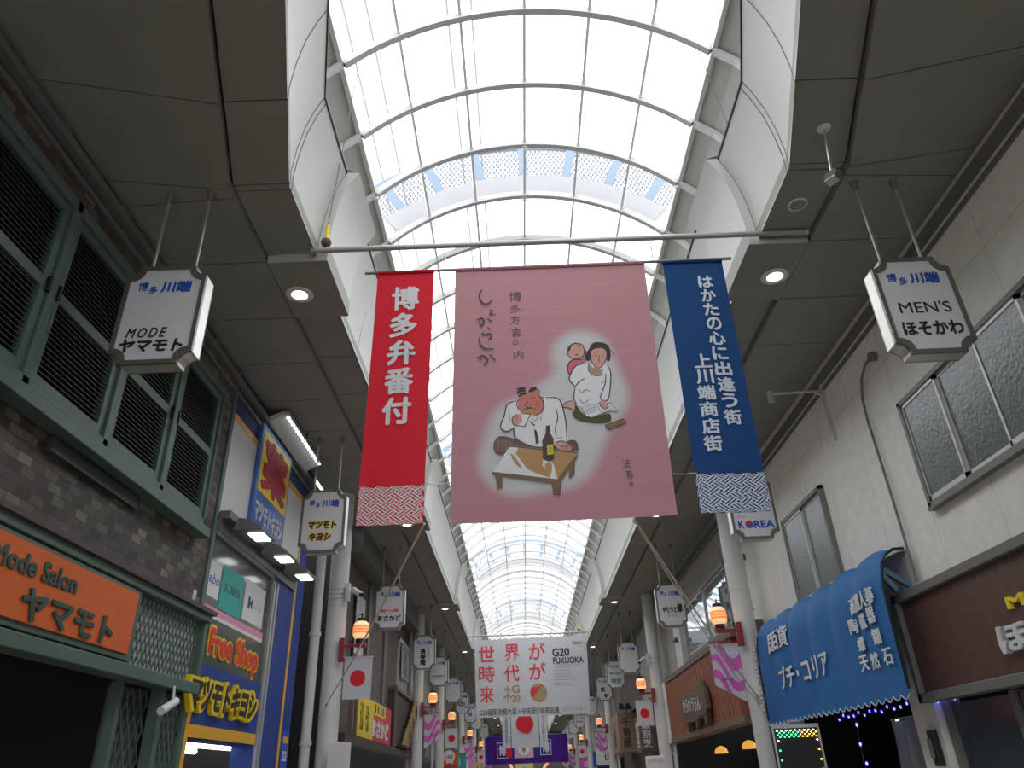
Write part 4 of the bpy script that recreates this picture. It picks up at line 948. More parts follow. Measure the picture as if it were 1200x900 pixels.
hanging_sign(-1, 38.8, 'eighth left hanging sign, blue square mark in the middle', items=(('田', 0, -.06, .16, .16, 'signblue', mk(bold=.06)), ('たなか', 0, -.27, .32, .05, 'trimg', mk())))
hanging_sign(-1, 43.6, 'ninth left hanging sign, thin red line of lettering', items=(('いちご屋', 0, -.16, .36, .06, 'redl', mk()),))
hanging_sign(-1, 51.9, 'tenth left hanging sign, red line over green lettering', items=(('お茶', 0, -.02, .36, .05, 'redl', mk()), ('入', 0, -.2, .2, .14, 'greenl', mk())))
hanging_sign(1, 4.59, "white hanging sign with MEN'S in plain capitals beside frosted windows", items=(("MEN'S", .01, -.03, .39, .10, 'ink', mk(bold=.0)), ('ほそかわ', .015, -.215, .45, .125, 'ink', mk(bold=.03))))
hanging_sign(1, 9.3, 'white hanging sign lettered KOREA with red and blue round mark', logo=True, items=(('K', -.185, -.235, .075, .10, 'signblue', mk(bold=.04)), ('REA', .115, -.235, .27, .10, 'signblue', mk(bold=.04)), ('プチ・コリア', -.16, -.13, .12, .025, 'redl', mk())))
t_ = [o for o in C.objects if o.get('label', '').startswith('white hanging sign lettered KOREA')][0]
for a0, m_ in ((20, 'redl'), (200, 'signblue')):
    q = MB(); P = [(3.14-.08+.052*math.cos(math.radians(a0+18*k)), 4.64-.235+.052*math.sin(math.radians(a0+18*k))) for k in range(11)]
    q.prism([(x, 9.3+.011, z) for x, z in P], (0, -.003, 0)).build('round_mark', M[m_], t_)
hanging_sign(1, 15.4, 'third right hanging sign, black brush lettering crossed by the rope', items=(('やりうどん', .0, -.09, .38, .12, 'ink', mk(bold=.06)), ('屋', .17, -.06, .11, .16, 'ink', mk(bold=.04)), ('手打ち', .0, -.21, .2, .05, 'trimg', mk())))
hanging_sign(1, 22.4, 'fourth right hanging sign, blank below its blue heading')
hanging_sign(1, 26.0, 'fifth right hanging sign, two lines of green lettering', items=(('博多名代', 0, .03, .40, .10, 'greenl', mk(bold=.03)), ('増屋', 0, -.2, .36, .16, 'greenl', mk(bold=.02))))
hanging_sign(1, 30.0, 'sixth right hanging sign, two slanted black brush characters', items=(('武', -.06, -.04, .16, .17, 'ink', mk(bold=.05)), ('寺', .04, -.26, .14, .15, 'ink', mk(bold=.05))))
hanging_sign(1, 36.8, 'seventh right hanging sign half hidden behind the white notice banner', items=(('川端ぜんざい', 0, -.2, .34, .05, 'ink', mk()),))
hanging_sign(1, 44.6, 'eighth right hanging sign, red line above black lettering', items=(('寿司', 0, .05, .36, .05, 'redl', mk()), ('かわばた', 0, -.12, .42, .10, 'ink', mk(bold=.04))))
hanging_sign(1, 50.3, 'ninth right hanging sign, plain with faint line', items=(('書店', 0, -.2, .2, .04, 'trimg', mk()),))
hanging_sign(1, 55.5, 'tenth right hanging sign, small red mark', items=(('味', 0, -.12, .16, .1, 'redl', mk()),))
hanging_sign(1, 60.0, 'eleventh and farthest right hanging sign, red lettering', items=(('花', 0, -.22, .36, .1, 'redl', mk(bold=.05)),))
# ================================================================== BANNER POLE
def banner_pole(y, x0, x1, z, labels, zt=8.24):
    p = thing('banner_pole', labels[0], 'pole', ((x0+x1)/2, y, z), 'banner poles')
    MB().tube([(x0, y, z), (x1, y, z)], .027, 12).build('pole', M['chrome'], p, smooth=True)
    for x in (x0, x1): MB().lathe((x, y, z), [(.03, -.01), (.03, .01)], 12, (1, 0, 0)).build('end_cap', M['steel'], p, smooth=True)
    for k, (x, xt) in enumerate(((x0+.12, CX-1.75), (x1-.36, CX+1.78))):
        c = thing('hoist_cable', labels[1+k], 'cable', (x, y, z), 'hoist cables')
        MB().tube([(x, y, z+.30), (xt, y-.28, zt)], .005, 5).build('wire', M['trimg'], c)
        MB().tube([(x, y, z+.13), (x, y, z+.29)], .021, 10).build('yellow_sleeve', M['yellow'], c, smooth=True)
        MB().lathe((x, y, z+.09), [(.012, -.05), (.04, -.03), (.05, 0), (.04, .03), (.012, .05)], 14).build('weight', mat('rust_weight', (.10, .06, .045), .7), c, smooth='all')
        MB().tube([(x+.018*math.cos(a), y, z+.035+.02*math.sin(a)) for a in [math.pi*2*j/10 for j in range(10)]], .006, 5, True).build('hook', M['steel'], c)
banner_pole(5.33, -1.79, 2.81, 5.97, ('long grey steel pole across the arcade above the three near banners', 'left hoist cable with yellow sleeve and rusty ball on the near pole', 'right hoist cable with yellow sleeve and rusty ball on the near pole'))
# guy wires
tag(MB().tube([(-1.75, 5.33, 5.96), (-2.4, 5.33, 5.91), (-3.15, 5.25, 5.84)], .003, 4).build('guy_wire', M['chrome']), 'hair thin wire from the pole end to the left wall', 'wire', 'guy wires')
tag(MB().tube([(2.8, 5.33, 5.96), (3.3, 5.33, 5.90), (3.80, 5.3, 5.84)], .003, 4).build('guy_wire', M['chrome']), 'hair thin wire from the pole end to the right wall', 'wire', 'guy wires')
for x, lb in ((-.56, 'left short chain hanging from the steel pole'), (1.35, 'right short chain hanging from the steel pole')):
    c = thing('hanging_chain', lb, 'chain', (x, 5.33, 5.7), 'short chains')
    for k in range(6):
        z = 5.955-.042*k; a = k % 2
        MB().tube([(x+(.011*math.cos(q) if a else 0), 5.33+(0 if a else .011*math.cos(q)), z-.02+.026*math.sin(q)) for q in [2*math.pi*j/8 for j in range(8)]], .004, 5, True).build('link', M['steel'], c)
tag(MB().tube([(-1.28, 5.33, 5.685), (2.06, 5.33, 5.695)], .014, 10).build('banner_rod', M['bronze'], smooth=True), 'thin dark rod carrying red, pink and blue banners', 'rod')
# ================================================================== NEAR BANNERS
BY, ZT = 5.33, 5.67
def cloth(xa, xb, zb, sh, ph, sag=0.0, amp=.010):
    def P(u, v, k=0.0):
        x = xa+(xb-xa)*u+sh*v; z = ZT-(ZT-zb)*v-sag*math.sin(math.pi*u)*v
        y = BY+amp*math.sin(u*5.5+ph+1.2*v)*min(1, v*3)+amp*.7*math.sin(v*4+ph)
        return Vector((x, y-k, z))
    return P
def onto(P, xa, xb, zb, sh):
    def wf(p):
        v = (ZT-p.z)/(ZT-zb); u = (p.x-xa-sh*v)/(xb-xa); q = P(u, v); return Vector((p.x, q.y-.006, p.z))
    return wf
def grid(P, nu=16, nv=28, v0=0.0, v1=1.0, k=0.0): return MB().sheet([[P(i/nu, v0+(v1-v0)*j/nv, k) for j in range(nv+1)] for i in range(nu+1)])
def sleeve(P, m, par):
    MB().sheet([[P(i/8, 0)+Vector((0, .02*math.cos(a)-.0, .02*math.sin(a)+.012)) for a in [math.pi*2*j/10 for j in range(11)]] for i in range(9)]).build('sleeve', m, par, smooth='all')
def sayagata(P, v0, v1, w, h):
    """key-fret bars set on the diagonal"""
    mb = MB(); a = .072; c = math.cos(math.pi/4)
    def cellbars(p, q):
        out = []
        if (p+q) % 2 == 0:
            for k in (-1, 0, 1): out.append((p*a-a*.62, q*a+k*a*.30, p*a+a*.62, q*a+k*a*.30))
        else:
            for k in (-1, 0, 1): out.append((p*a+k*a*.30, q*a-a*.62, p*a+k*a*.30, q*a+a*.62))
        return out
    N = int((w+h)/a)+3; t = .0085
    for p in range(-N, N):
        for q in range(-N, N):
            for x0, y0, x1, y1 in cellbars(p, q):
                # rotate to diagonal, squash vertically
                dx, dy = x1-x0, y1-y0; L_ = math.hypot(dx, dy); nx, ny = -dy/L_*t*.5*1.25, dx/L_*t*.5*1.25
                pts = [(x0+nx, y0+ny), (x1+nx, y1+ny), (x1-nx, y1-ny), (x0-nx, y0-ny)]
                R_ = [((x-y)*c*1.18, (x+y)*c*.86) for x, y in pts]
                if min(r[0] for r in R_) < 0 or max(r[0] for r in R_) > w or min(r[1] for r in R_) < 0 or max(r[1] for r in R_) > h:
                    # clip crudely: drop bars whose centre is outside, clamp the others
                    mx = sum(r[0] for r in R_)/4; my = sum(r[1] for r in R_)/4
                    if not (-.02 < mx < w+.02 and -.02 < my < h+.02): continue
                    R_ = [(min(w, max(0, r[0])), min(h, max(0, r[1]))) for r in R_]
                mb.add([P(r[0]/w, v1-(v1-v0)*r[1]/h, .004) for r in R_], [(0, 1, 2, 3)])
    return mb
def side_banner(name, label, xa, xb, zb, zp, sh, m, pm, lettering, ph, sag):
    t = thing(name, label, 'banner', ((xa+xb)/2, BY, zb), None)
    P = cloth(xa, xb, zb, sh, ph, sag); vp = (ZT-zp)/(ZT-zb)
    grid(P).build('cloth', m, t, smooth='all'); sleeve(P, m, t)
    sayagata(P, vp, 1.0, xb-xa, zp-zb).build('fret_hem', pm, t)
    wf = onto(P, xa, xb, zb, sh); L = MB()
    for body, x, z, w, h, b in lettering: letters(L, body, (x, BY, z), X, Z, w, h, bold=b, deep=.001, wf=wf)
    L.build('lettering', pm, t)
vert = lambda s, x, zt, zb, w, dx, b: [(ch, x+dx*(i/(len(s)-1)), zt+(zb-zt)*(i+.5)/len(s), w*(1 if ch not in 'うにたかはの' else .92), abs(zt-zb)/len(s)*.90, b) for i, ch in enumerate(s)]
side_banner('red_banner', 'tall red banner with five silver characters and fretwork hem', -1.165, -.655, 3.315, 3.625, -.045, M['redcloth'], M['silver'], vert('博多弁番付', -.905, 5.53, 4.13, .245, -.035, .036), .4, .012)
side_banner('blue_banner', 'tall blue banner with two columns of pale lettering and fretwork hem', 1.432, 1.972, 3.305, 3.62, -.03, M['bluecloth'], M['bluesilver'], vert('はかたの心に出逢う街', 1.785, 5.52, 4.02, .145, -.0, .03)+vert('上川端商店街', 1.625, 4.70, 3.79, .145, -.04, .03), 1.7, .008)
# pink banner with printed drawing
PXA, PXB, PZB, PSH = -.46, 1.262, 3.30, -.035
PP = cloth(PXA, PXB, PZB, PSH, 2.6, .008, .0015)
def pink_mat():
    m = cloth_mat('pink_cloth', (.50, .258, .285)); n, l = nt(m); b = n['Principled BSDF']
    tr = [q for q in n if q.type == 'BSDF_TRANSLUCENT'][0]
    t = n.new('ShaderNodeTexCoord')
    def cap(ax, az, bx, bz, r):              # signed distance to a capsule on the cloth, object coordinates
        s = n.new('ShaderNodeSeparateXYZ'); l.new(t.outputs['Object'], s.inputs[0])
        cb = n.new('ShaderNodeCombineXYZ'); l.new(s.outputs['X'], cb.inputs['X']); l.new(s.outputs['Z'], cb.inputs['Y'])
        pa = n.new('ShaderNodeVectorMath'); pa.operation = 'SUBTRACT'; l.new(cb.outputs[0], pa.inputs[0]); pa.inputs[1].default_value = (ax, az, 0)
        ba = Vector((bx-ax, bz-az, 0)); d = n.new('ShaderNodeVectorMath'); d.operation = 'DOT_PRODUCT'; l.new(pa.outputs[0], d.inputs[0]); d.inputs[1].default_value = ba/ba.length_squared
        c = n.new('ShaderNodeClamp'); l.new(d.outputs['Value'], c.inputs[0])
        sv = n.new('ShaderNodeVectorMath'); sv.operation = 'SCALE'; sv.inputs[0].default_value = ba; l.new(c.outputs[0], sv.inputs['Scale'])
        df = n.new('ShaderNodeVectorMath'); df.operation = 'SUBTRACT'; l.new(pa.outputs[0], df.inputs[0]); l.new(sv.outputs[0], df.inputs[1])
        ln = n.new('ShaderNodeVectorMath'); ln.operation = 'LENGTH'; l.new(df.outputs[0], ln.inputs[0])
        o = n.new('ShaderNodeMath'); o.operation = 'SUBTRACT'; l.new(ln.outputs['Value'], o.inputs[0]); o.inputs[1].default_value = r; return o
    ox, oz = (PXA+PXB)/2, PZB
    caps = [cap(.02-ox, 3.80-oz, .10-ox, 4.05-oz, .27), cap(.10-ox, 3.80-oz, .36-ox, 3.82-oz, .26), cap(.20-ox, 4.08-oz, .62-ox, 4.42-oz, .25), cap(.62-ox, 4.72-oz, .70-ox, 4.35-oz, .235), cap(.45-ox, 3.9-oz, .70-ox, 4.35-oz, .22)]
    prev = caps[0].outputs[0]
    for c in caps[1:]:
        q = n.new('ShaderNodeMath'); q.operation = 'SMOOTH_MIN'; q.inputs[2].default_value = .10; l.new(prev, q.inputs[0]); l.new(c.outputs[0], q.inputs[1]); prev = q.outputs[0]
    mr = n.new('ShaderNodeMapRange'); mr.interpolation_type = 'SMOOTHSTEP'; mr.inputs[1].default_value = -.05; mr.inputs[2].default_value = .09; mr.inputs[3].default_value = 0; mr.inputs[4].default_value = 1; l.new(prev, mr.inputs[0])
    mx = n.new('ShaderNodeMix'); mx.data_type = 'RGBA'; l.new(mr.outputs[0], mx.inputs[0]); mx.inputs[6].default_value = (.56, .56, .57, 1); mx.inputs[7].default_value = (.50, .258, .285, 1)
    l.new(mx.outputs[2], b.inputs['Base Color']); l.new(mx.outputs[2], tr.inputs[0]); return m
pk = thing('pink_banner', 'wide pink banner with a cartoon family around a low table', 'banner', ((PXA+PXB)/2, BY, PZB))
M['pinkcloth'] = pink_mat()
grid(PP, 40, 50).build('cloth', M['pinkcloth'], pk, smooth='all'); sleeve(PP, M['pinkcloth'], pk)
_lay = [0]
def PT(u, v):                                # drawing sheet (810 x 900 units) laid on the cloth
    x = -.2616+.00164*u-3.5516e-5*v-2.11e-7*u*v+1.4786e-8*v*v; z = 4.997-7.431e-5*u-.0019264*v+2.3473e-7*v*v
    return x, z
def on_cloth(x, z, k):
    v = (ZT-z)/(ZT-PZB); u = (x-PXA-PSH*v)/(PXB-PXA); q = PP(u, v); return Vector((x, q.y-.004-k, z))
def smooth_pts(p, n=4, closed=False):
    out = []; m = len(p)
    for i in range(m if closed else m-1):
        p0, p1, p2, p3 = (p[(i-1) % m] if closed or i else p[i]), p[i], p[(i+1) % m], (p[(i+2) % m] if closed or i+2 < m else p[(i+1) % m])
        for k in range(n):
            t = k/n; out.append(tuple(.5*((2*b)+(c-a)*t+(2*a-5*b+4*c-d)*t*t+(3*b-a-3*c+d)*t**3) for a, b, c, d in zip(p0, p1, p2, p3)))
    if not closed: out.append(p[-1])
    return out
ART = {}
def fill(mname, pts, sm=True):
    _lay[0] += 1; k = .00008*_lay[0]; P = smooth_pts(pts, 4, True) if sm else pts
    mb = ART.setdefault(mname, MB()); q = [PT(*p) for p in P]
    from mathutils.geometry import tessellate_polygon
    tri = tessellate_polygon([[Vector((a, b, 0)) for a, b in q]])
    mb.add([on_cloth(x, z, k) for x, z in q], [tuple(t) for t in tri])
def stroke(pts, w=6, mname='art_line', sm=True, taper=True):
    _lay[0] += 1; k = .00008*_lay[0]; P = smooth_pts(pts, 4) if sm and len(pts) > 2 else pts; n = len(P); L = []; R_ = []
    for i, p in enumerate(P):
        a = P[max(0, i-1)]; b = P[min(n-1, i+1)]; dx, dy = b[0]-a[0], b[1]-a[1]; l_ = math.hypot(dx, dy) or 1
        ww = w*.5*(1-.45*abs(2*i/(n-1)-1)**3 if taper else 1); L.append((p[0]-dy/l_*ww, p[1]+dx/l_*ww)); R_.append((p[0]+dy/l_*ww, p[1]-dx/l_*ww))
    mb = ART.setdefault(mname, MB()); mb.sheet([[on_cloth(*PT(*a), k), on_cloth(*PT(*b), k)] for a, b in zip(L, R_)])
M['art_line'] = mat('drawn_brown_line', (.075, .05, .045), .8); M['art_white'] = mat('drawn_white', (.66, .66, .67), .85); M['art_skin'] = mat('drawn_skin', (.56, .30, .24), .85)
M['art_red'] = mat('drawn_red_skin', (.52, .18, .14), .85); M['art_hair'] = mat('drawn_dark_hair', (.05, .04, .035), .85); M['art_pink'] = mat('drawn_pink_robe', (.55, .12, .16), .85)
M['art_green'] = mat('drawn_green', (.06, .08, .02), .85); M['art_tan'] = mat('drawn_tan', (.42, .25, .10), .85); M['art_check'] = mat('drawn_brown_check', (.16, .09, .08), .85); M['art_yel'] = mat('drawn_label_yellow', (.55, .50, .03), .85)
M['art_brown'] = mat('drawn_table_brown', (.20, .12, .07), .85); M['art_scarf'] = mat('drawn_scarf', (.40, .31, .18), .85)
# woman and baby
fill('art_pink', [(505, 140), (560, 140), (560, 158), (515, 170), (505, 215), (485, 225), (470, 200), (475, 160)]); stroke([(560, 140), (500, 145), (475, 170), (475, 210), (492, 228)], 7)
fill('art_skin', [(480, 75), (510, 55), (545, 62), (560, 95), (552, 125), (520, 138), (488, 132), (472, 105)]); stroke([(488, 132), (472, 108), (478, 78), (510, 56), (548, 66), (560, 98), (552, 125), (520, 139), (488, 132)], 6)
for a in (490, 505, 520, 535): stroke([(a, 60), (a+4, 72)], 5, 'art_hair')
fill('art_hair', [(474, 78), (490, 66), (486, 90), (478, 100)]); stroke([(500, 98), (508, 96)], 4); stroke([(532, 92), (540, 91)], 4); stroke([(512, 120), (520, 116), (528, 121)], 5); stroke([(562, 92), (570, 100), (562, 110)], 5)
fill('art_white', [(560, 165), (510, 180), (480, 240), (510, 285), (505, 350), (530, 390), (640, 385), (690, 350), (700, 230), (680, 175), (640, 160)])
stroke([(555, 165), (510, 180), (480, 240), (492, 262), (512, 285)], 7); stroke([(512, 285), (505, 345), (520, 375)], 6); stroke([(680, 172), (698, 215), (690, 330), (672, 358), (645, 350)], 7); stroke([(672, 215), (668, 270), (645, 330), (645, 352)], 6); stroke([(512, 285), (530, 262), (562, 240)], 6); stroke([(645, 272), (665, 255)], 5)
stroke([(528, 290), (545, 318), (565, 300), (590, 310)], 4); stroke([(532, 345), (555, 372), (585, 350)], 4)
fill('art_hair', [(585, 85), (605, 55), (650, 52), (685, 68), (698, 110), (690, 150), (660, 130), (610, 130), (580, 150), (560, 130)])
fill('art_skin', [(600, 95), (640, 82), (672, 96), (672, 140), (650, 178), (625, 185), (600, 160), (594, 125)]); stroke([(594, 125), (602, 162), (628, 186), (654, 176), (674, 136)], 5)
for a, b in (((612, 122), (630, 118)), ((650, 120), (664, 124)), ((612, 108), (632, 100)), ((648, 100), (664, 108))): stroke([a, b], 5)
stroke([(640, 122), (634, 148), (644, 152)], 4); stroke([(625, 168), (636, 162), (645, 168)], 6, 'art_red')
fill('art_scarf', [(582, 160), (600, 180), (640, 190), (652, 200), (645, 222), (610, 224), (584, 205)]); stroke([(582, 160), (582, 200), (610, 225), (648, 222), (654, 196)], 5)
for a in range(6): stroke([(590+9*a, 185+3*a), (596+9*a, 214)], 2.5)
stroke([(695, 90), (712, 112), (718, 134)], 3)
fill('art_green', [(505, 365), (545, 420), (600, 440), (685, 425), (698, 445), (680, 468), (600, 470), (530, 455), (500, 425)]); stroke([(505, 365), (500, 425), (530, 457), (610, 472), (682, 468), (697, 448), (688, 425)], 7)
fill('art_skin', [(440, 385), (470, 365), (500, 362), (510, 385), (505, 415), (480, 398), (450, 396)]); stroke([(505, 412), (480, 397), (442, 388), (470, 364), (500, 360)], 5)
fill('art_white', [(545, 395), (600, 375), (640, 372), (700, 368), (735, 412), (690, 412), (600, 445), (570, 440)], False)
for p in ([(545, 395), (600, 377), (640, 372), (698, 370), (735, 413), (685, 412), (600, 446), (568, 440), (545, 395)], [(622, 378), (655, 430)]): stroke(p, 4, sm=False)
for k in range(4): stroke([(565+14*k, 396-4*k), (580+14*k, 432-6*k)], 3); stroke([(562, 398+10*k), (622, 382+10*k)], 2.5); stroke([(660+12*k, 390-3*k), (674+12*k, 408-2*k)], 3)
fill('art_skin', [(640, 362), (672, 360), (682, 385), (670, 402), (650, 395), (640, 380)]); stroke([(640, 362), (642, 385), (668, 402), (683, 388)], 4)
fill('art_brown', [(668, 485), (762, 452), (780, 470), (690, 510), (672, 505)], False); stroke([(668, 485), (762, 452), (780, 470), (690, 510), (668, 487)], 5, sm=False)
for k in range(6): stroke([(690+13*k, 480-4*k), (696+13*k, 494-5*k)], 3, 'art_scarf')
# man
fill('art_check', [(90, 570), (130, 550), (200, 562), (300, 590), (400, 590), (500, 570), (522, 595), (510, 620), (300, 605), (165, 600), (130, 640), (95, 630), (86, 600)])
stroke([(165, 600), (130, 640), (95, 632), (86, 598), (100, 560), (135, 550), (200, 565)], 6); stroke([(470, 572), (505, 568), (522, 590), (515, 620)], 6)
for k in range(6): stroke([(96+18*k, 560), (90+18*k, 632-6*k)], 2.5, 'art_scarf'); stroke([(92, 575+11*k), (180, 572+7*k)], 2.5, 'art_scarf')
fill('art_white', [(205, 365), (160, 385), (120, 500), (150, 522), (190, 505), (210, 560), (300, 600), (400, 592), (470, 575), (465, 480), (440, 375), (410, 345), (345, 342), (300, 440)])
stroke([(205, 362), (155, 382), (140, 440), (120, 498), (150, 523), (190, 505)], 7); stroke([(355, 344), (410, 346), (438, 372), (462, 470), (468, 575)], 7); stroke([(410, 400), (420, 450), (408, 500), (412, 560)], 6); stroke([(190, 505), (192, 545), (212, 572)], 6); stroke([(415, 560), (445, 550)], 5); stroke([(165, 400), (170, 470)], 4)
fill('art_red', [(215, 355), (240, 335), (320, 330), (345, 370), (338, 415), (300, 435), (250, 432), (215, 410)]); fill('art_red', [(238, 335), (320, 330), (322, 300), (290, 318), (262, 316), (240, 318)])
stroke([(320, 330), (345, 372), (338, 418), (300, 440)], 6); stroke([(218, 350), (205, 380), (215, 410)], 5); stroke([(330, 345), (345, 345), (346, 368)], 5)
for p in ([(205, 302), (240, 296), (250, 302)], [(206, 325), (225, 308), (252, 312)], [(215, 340), (235, 325), (255, 326)]): stroke(p, 11, 'art_hair')
fill('art_hair', [(265, 318), (280, 292), (305, 290), (312, 302), (290, 312)])
stroke([(228, 355), (250, 352)], 5); stroke([(278, 352), (300, 345)], 5); stroke([(265, 362), (252, 385), (262, 398), (285, 392)], 5); fill('art_tan', [(240, 412), (265, 402), (298, 400), (306, 412), (285, 425), (255, 426)]); stroke([(240, 412), (265, 402), (306, 404)], 5)
for k in range(3): stroke([(312+8*k, 365), (304+8*k, 385)], 3.5)
fill('art_skin', [(180, 450), (205, 432), (230, 438), (232, 470), (218, 490), (190, 488)]); stroke([(205, 432), (182, 452), (188, 486), (214, 492)], 5)
for k in range(3): stroke([(190, 452+12*k), (212, 448+12*k)], 3.5)
fill('art_white', [(228, 430), (276, 434), (245, 496), (212, 490), (235, 470)], False); stroke([(228, 430), (277, 434), (246, 497), (212, 491)], 5, sm=False)
stroke([(280, 445), (300, 470), (320, 440), (330, 465), (338, 430)], 4, sm=False); fill('art_line', [(272, 462), (300, 490), (306, 480), (298, 496), (280, 480)], False); fill('art_line', [(296, 510), (310, 520), (322, 580), (306, 590)], False)
# table and bottle
fill('art_tan', [(165, 602), (525, 632), (420, 775), (75, 738)], False); fill('art_white', [(165, 602), (215, 607), (200, 640), (260, 720), (330, 750), (420, 775), (75, 738)], False); fill('art_white', [(345, 620), (340, 700), (390, 772), (420, 775), (400, 700)], False); fill('art_tan', [(172, 640), (200, 660), (232, 718), (195, 690)]); fill('art_tan', [(355, 690), (388, 690), (384, 745), (360, 750)])
stroke([(165, 602), (525, 632), (420, 775), (75, 738), (165, 602)], 6, sm=False)
fill('art_brown', [(75, 738), (420, 775), (525, 640), (525, 655), (425, 800), (80, 752)], False)
fill('art_brown', [(92, 748), (128, 752), (132, 815), (108, 822)], False); fill('art_brown', [(390, 780), (436, 782), (430, 850), (398, 852)], False); fill('art_brown', [(478, 690), (508, 660), (505, 745), (480, 765)], False)
stroke([(92, 748), (108, 822), (132, 816)], 5, sm=False); stroke([(390, 782), (398, 852), (430, 850), (437, 780)], 5, sm=False); stroke([(508, 655), (505, 745), (480, 766)], 5, sm=False)
fill('art_line', [(358, 492), (378, 490), (380, 530), (398, 560), (402, 665), (375, 680), (342, 668), (338, 570), (356, 535)], False); fill('art_yel', [(362, 592), (395, 590), (398, 640), (366, 645)], False); stroke([(372, 605), (388, 605), (374, 628), (390, 628)], 4, sm=False)
fill('art_skin', [(405, 580), (440, 570), (480, 585), (495, 605), (480, 622), (420, 612)]); stroke([(405, 582), (445, 572), (488, 592)], 5)
for k in range(4): stroke([(430+16*k, 596), (444+15*k, 600), (446+14*k, 616)], 4)
ART_LABEL = {'art_line': 'brush_outline', 'art_white': 'white_print', 'art_skin': 'skin_print', 'art_red': 'red_print', 'art_hair': 'hair_print', 'art_pink': 'robe_print', 'art_green': 'green_print', 'art_tan': 'tan_print', 'art_check': 'check_print', 'art_yel': 'label_print', 'art_brown': 'table_print', 'art_scarf': 'scarf_print'}
for k, mb in ART.items(): mb.build(ART_LABEL[k], M[k], pk)
ART.clear()
wf = lambda p: on_cloth(p.x, p.z, 0)
cal = MB()
def PT2(u, v): return -.4874+.0012147*u-1.19e-7*u*v, 5.7473-5.785e-5*u-.0015104*v+1.422e-7*v*v
PT_ = PT; PT = PT2; ART2 = ART
for p, w_ in (([(225, 195), (205, 240), (225, 295), (265, 305), (302, 275)], 14), ([(295, 322), (302, 328)], 9), ([(280, 355), (305, 350), (285, 385), (330, 382)], 10),
    ([(185, 425), (225, 412), (240, 440), (218, 470), (205, 462)], 14), ([(215, 405), (205, 450)], 12), ([(268, 415), (300, 438)], 18), ([(265, 478), (288, 498)], 16), ([(235, 515), (228, 535), (285, 530), (298, 550), (275, 575)], 13),
    ([(205, 555), (215, 610), (250, 640), (315, 642)], 14), ([(190, 710), (240, 695), (268, 730), (240, 762)], 15), ([(225, 685), (210, 735)], 12), ([(285, 685), (328, 728)], 22)):
    stroke(p, w_)
ART['art_line'].build('brush_lettering', M['art_line'], pk); ART.clear(); PT = PT_
L = MB()
for ch, x, z, s_ in (('博', .075, 5.36, .11), ('多', .07, 5.23, .085), ('方', .065, 5.11, .085), ('言', .07, 4.985, .095), ('の', .06, 4.88, .05), ('内', .08, 4.76, .085)): letters(L, ch, (x, BY, z), X, Z, s_, s_, bold=-.006, deep=.001, wf=wf)
letters(L, '法', (.885, BY, 3.73), X, Z, .07, .08, bold=-.005, deep=.001, wf=wf); letters(L, '寿', (.90, BY, 3.635), X, Z, .06, .08, bold=-.005, deep=.001, wf=wf)
L.build('lettering', M['art_line'], pk)
letters(MB(), '法', (.905, BY, 3.56), X, Z, .035, .04, bold=.03, deep=.001, wf=wf).build('seal', M['redl'], pk)
sf_ = MB().add([on_cloth(x, z, 0) for x, z in ((.88, 3.54), (.93, 3.54), (.93, 3.585), (.88, 3.585))], [(0, 1, 2, 3)])
# ropes from the banner hems to the columns
def rope(pts, label, r=.010):
    t = thing('tie_rope', label, 'rope', pts[-1], 'tie ropes'); MB().tube(pts, r, 6).build('strand', M['rope'], t, smooth=True)
    x, y, z = pts[-1]
    MB().tube([(x+.0, y, z+.03), (x+.03, y-.03, z), (x, y-.02, z-.04), (x-.03, y-.02, z+.01), (x, y-.01, z-.09)], .012, 6).build('knot', M['rope'], t, smooth=True)
def sagline(a, b, sag, n=10): a = Vector(a); b = Vector(b); return [tuple(a.lerp(b, i/n)-Vector((0, 0, sag*math.sin(math.pi*i/n)))) for i in range(n+1)]
rope(sagline((-.69, BY, 3.31), (-2.86, 11.47, 2.62), .06), 'slack beige rope from the red banner hem to the left column')
rope(sagline((.89, BY, 3.29), (3.40, 11.46, 2.50), .05), 'beige rope from the pink banner hem to the right column, upper one')
rope(sagline((.89, BY, 3.28), (3.40, 11.46, 2.42), .12), 'beige rope from the pink banner hem to the right column, lower one', .006)
MB().tube(sagline((-.69, BY-.01, 3.63), (-.47, BY-.01, 3.63), .015), .004, 5).build('tie_cord', M['chrome'], pk); MB().tube(sagline((1.22, BY-.01, 3.63), (1.42, BY-.01, 3.63), .01), .004, 5).build('tie_cord', M['chrome'], pk)
# ================================================================== SOFFIT FITTINGS
def downlight(s, y, label, vis=True):
    x = CX+s*2.38
    t = thing('downlight', label, 'downlight', (x, y, 5.9), 'recessed downlights')
    MB().lathe((x, y, 5.912), [(.135, .008), (.13, 0), (.083, -.002), (.08, .008)], 24, cap=False).build('trim_ring', M['whitep'], t, smooth=True)
    MB().lathe((x, y, 5.913), [(.078, 0), (.065, -.008), (.02, -.012)], 20).build('lamp', M['lamp'], t, smooth=True)
for k, p in enumerate(PORT):
    for s in (-1, 1): downlight(s, p+.52, '%s lit round downlight in the %s soffit' % (['nearest', 'second', 'third', 'fourth', 'fifth', 'sixth', 'seventh', 'eighth', 'ninth'][k], side[s]))
t = thing('speaker_grille', 'flat round speaker grille in the right soffit above the pole end', 'speaker', (2.62, 4.98, 6.0)); MB().lathe((2.62, 4.98, 5.992), [(.085, .008), (.085, 0), (.07, -.004), (.07, .002)], 22, cap=False).build('ring', M['whitep'], t); MB().lathe((2.62, 4.98, 5.994), [(.069, 0), (.069, .006)], 22).build('grille', M['soffit'], t)
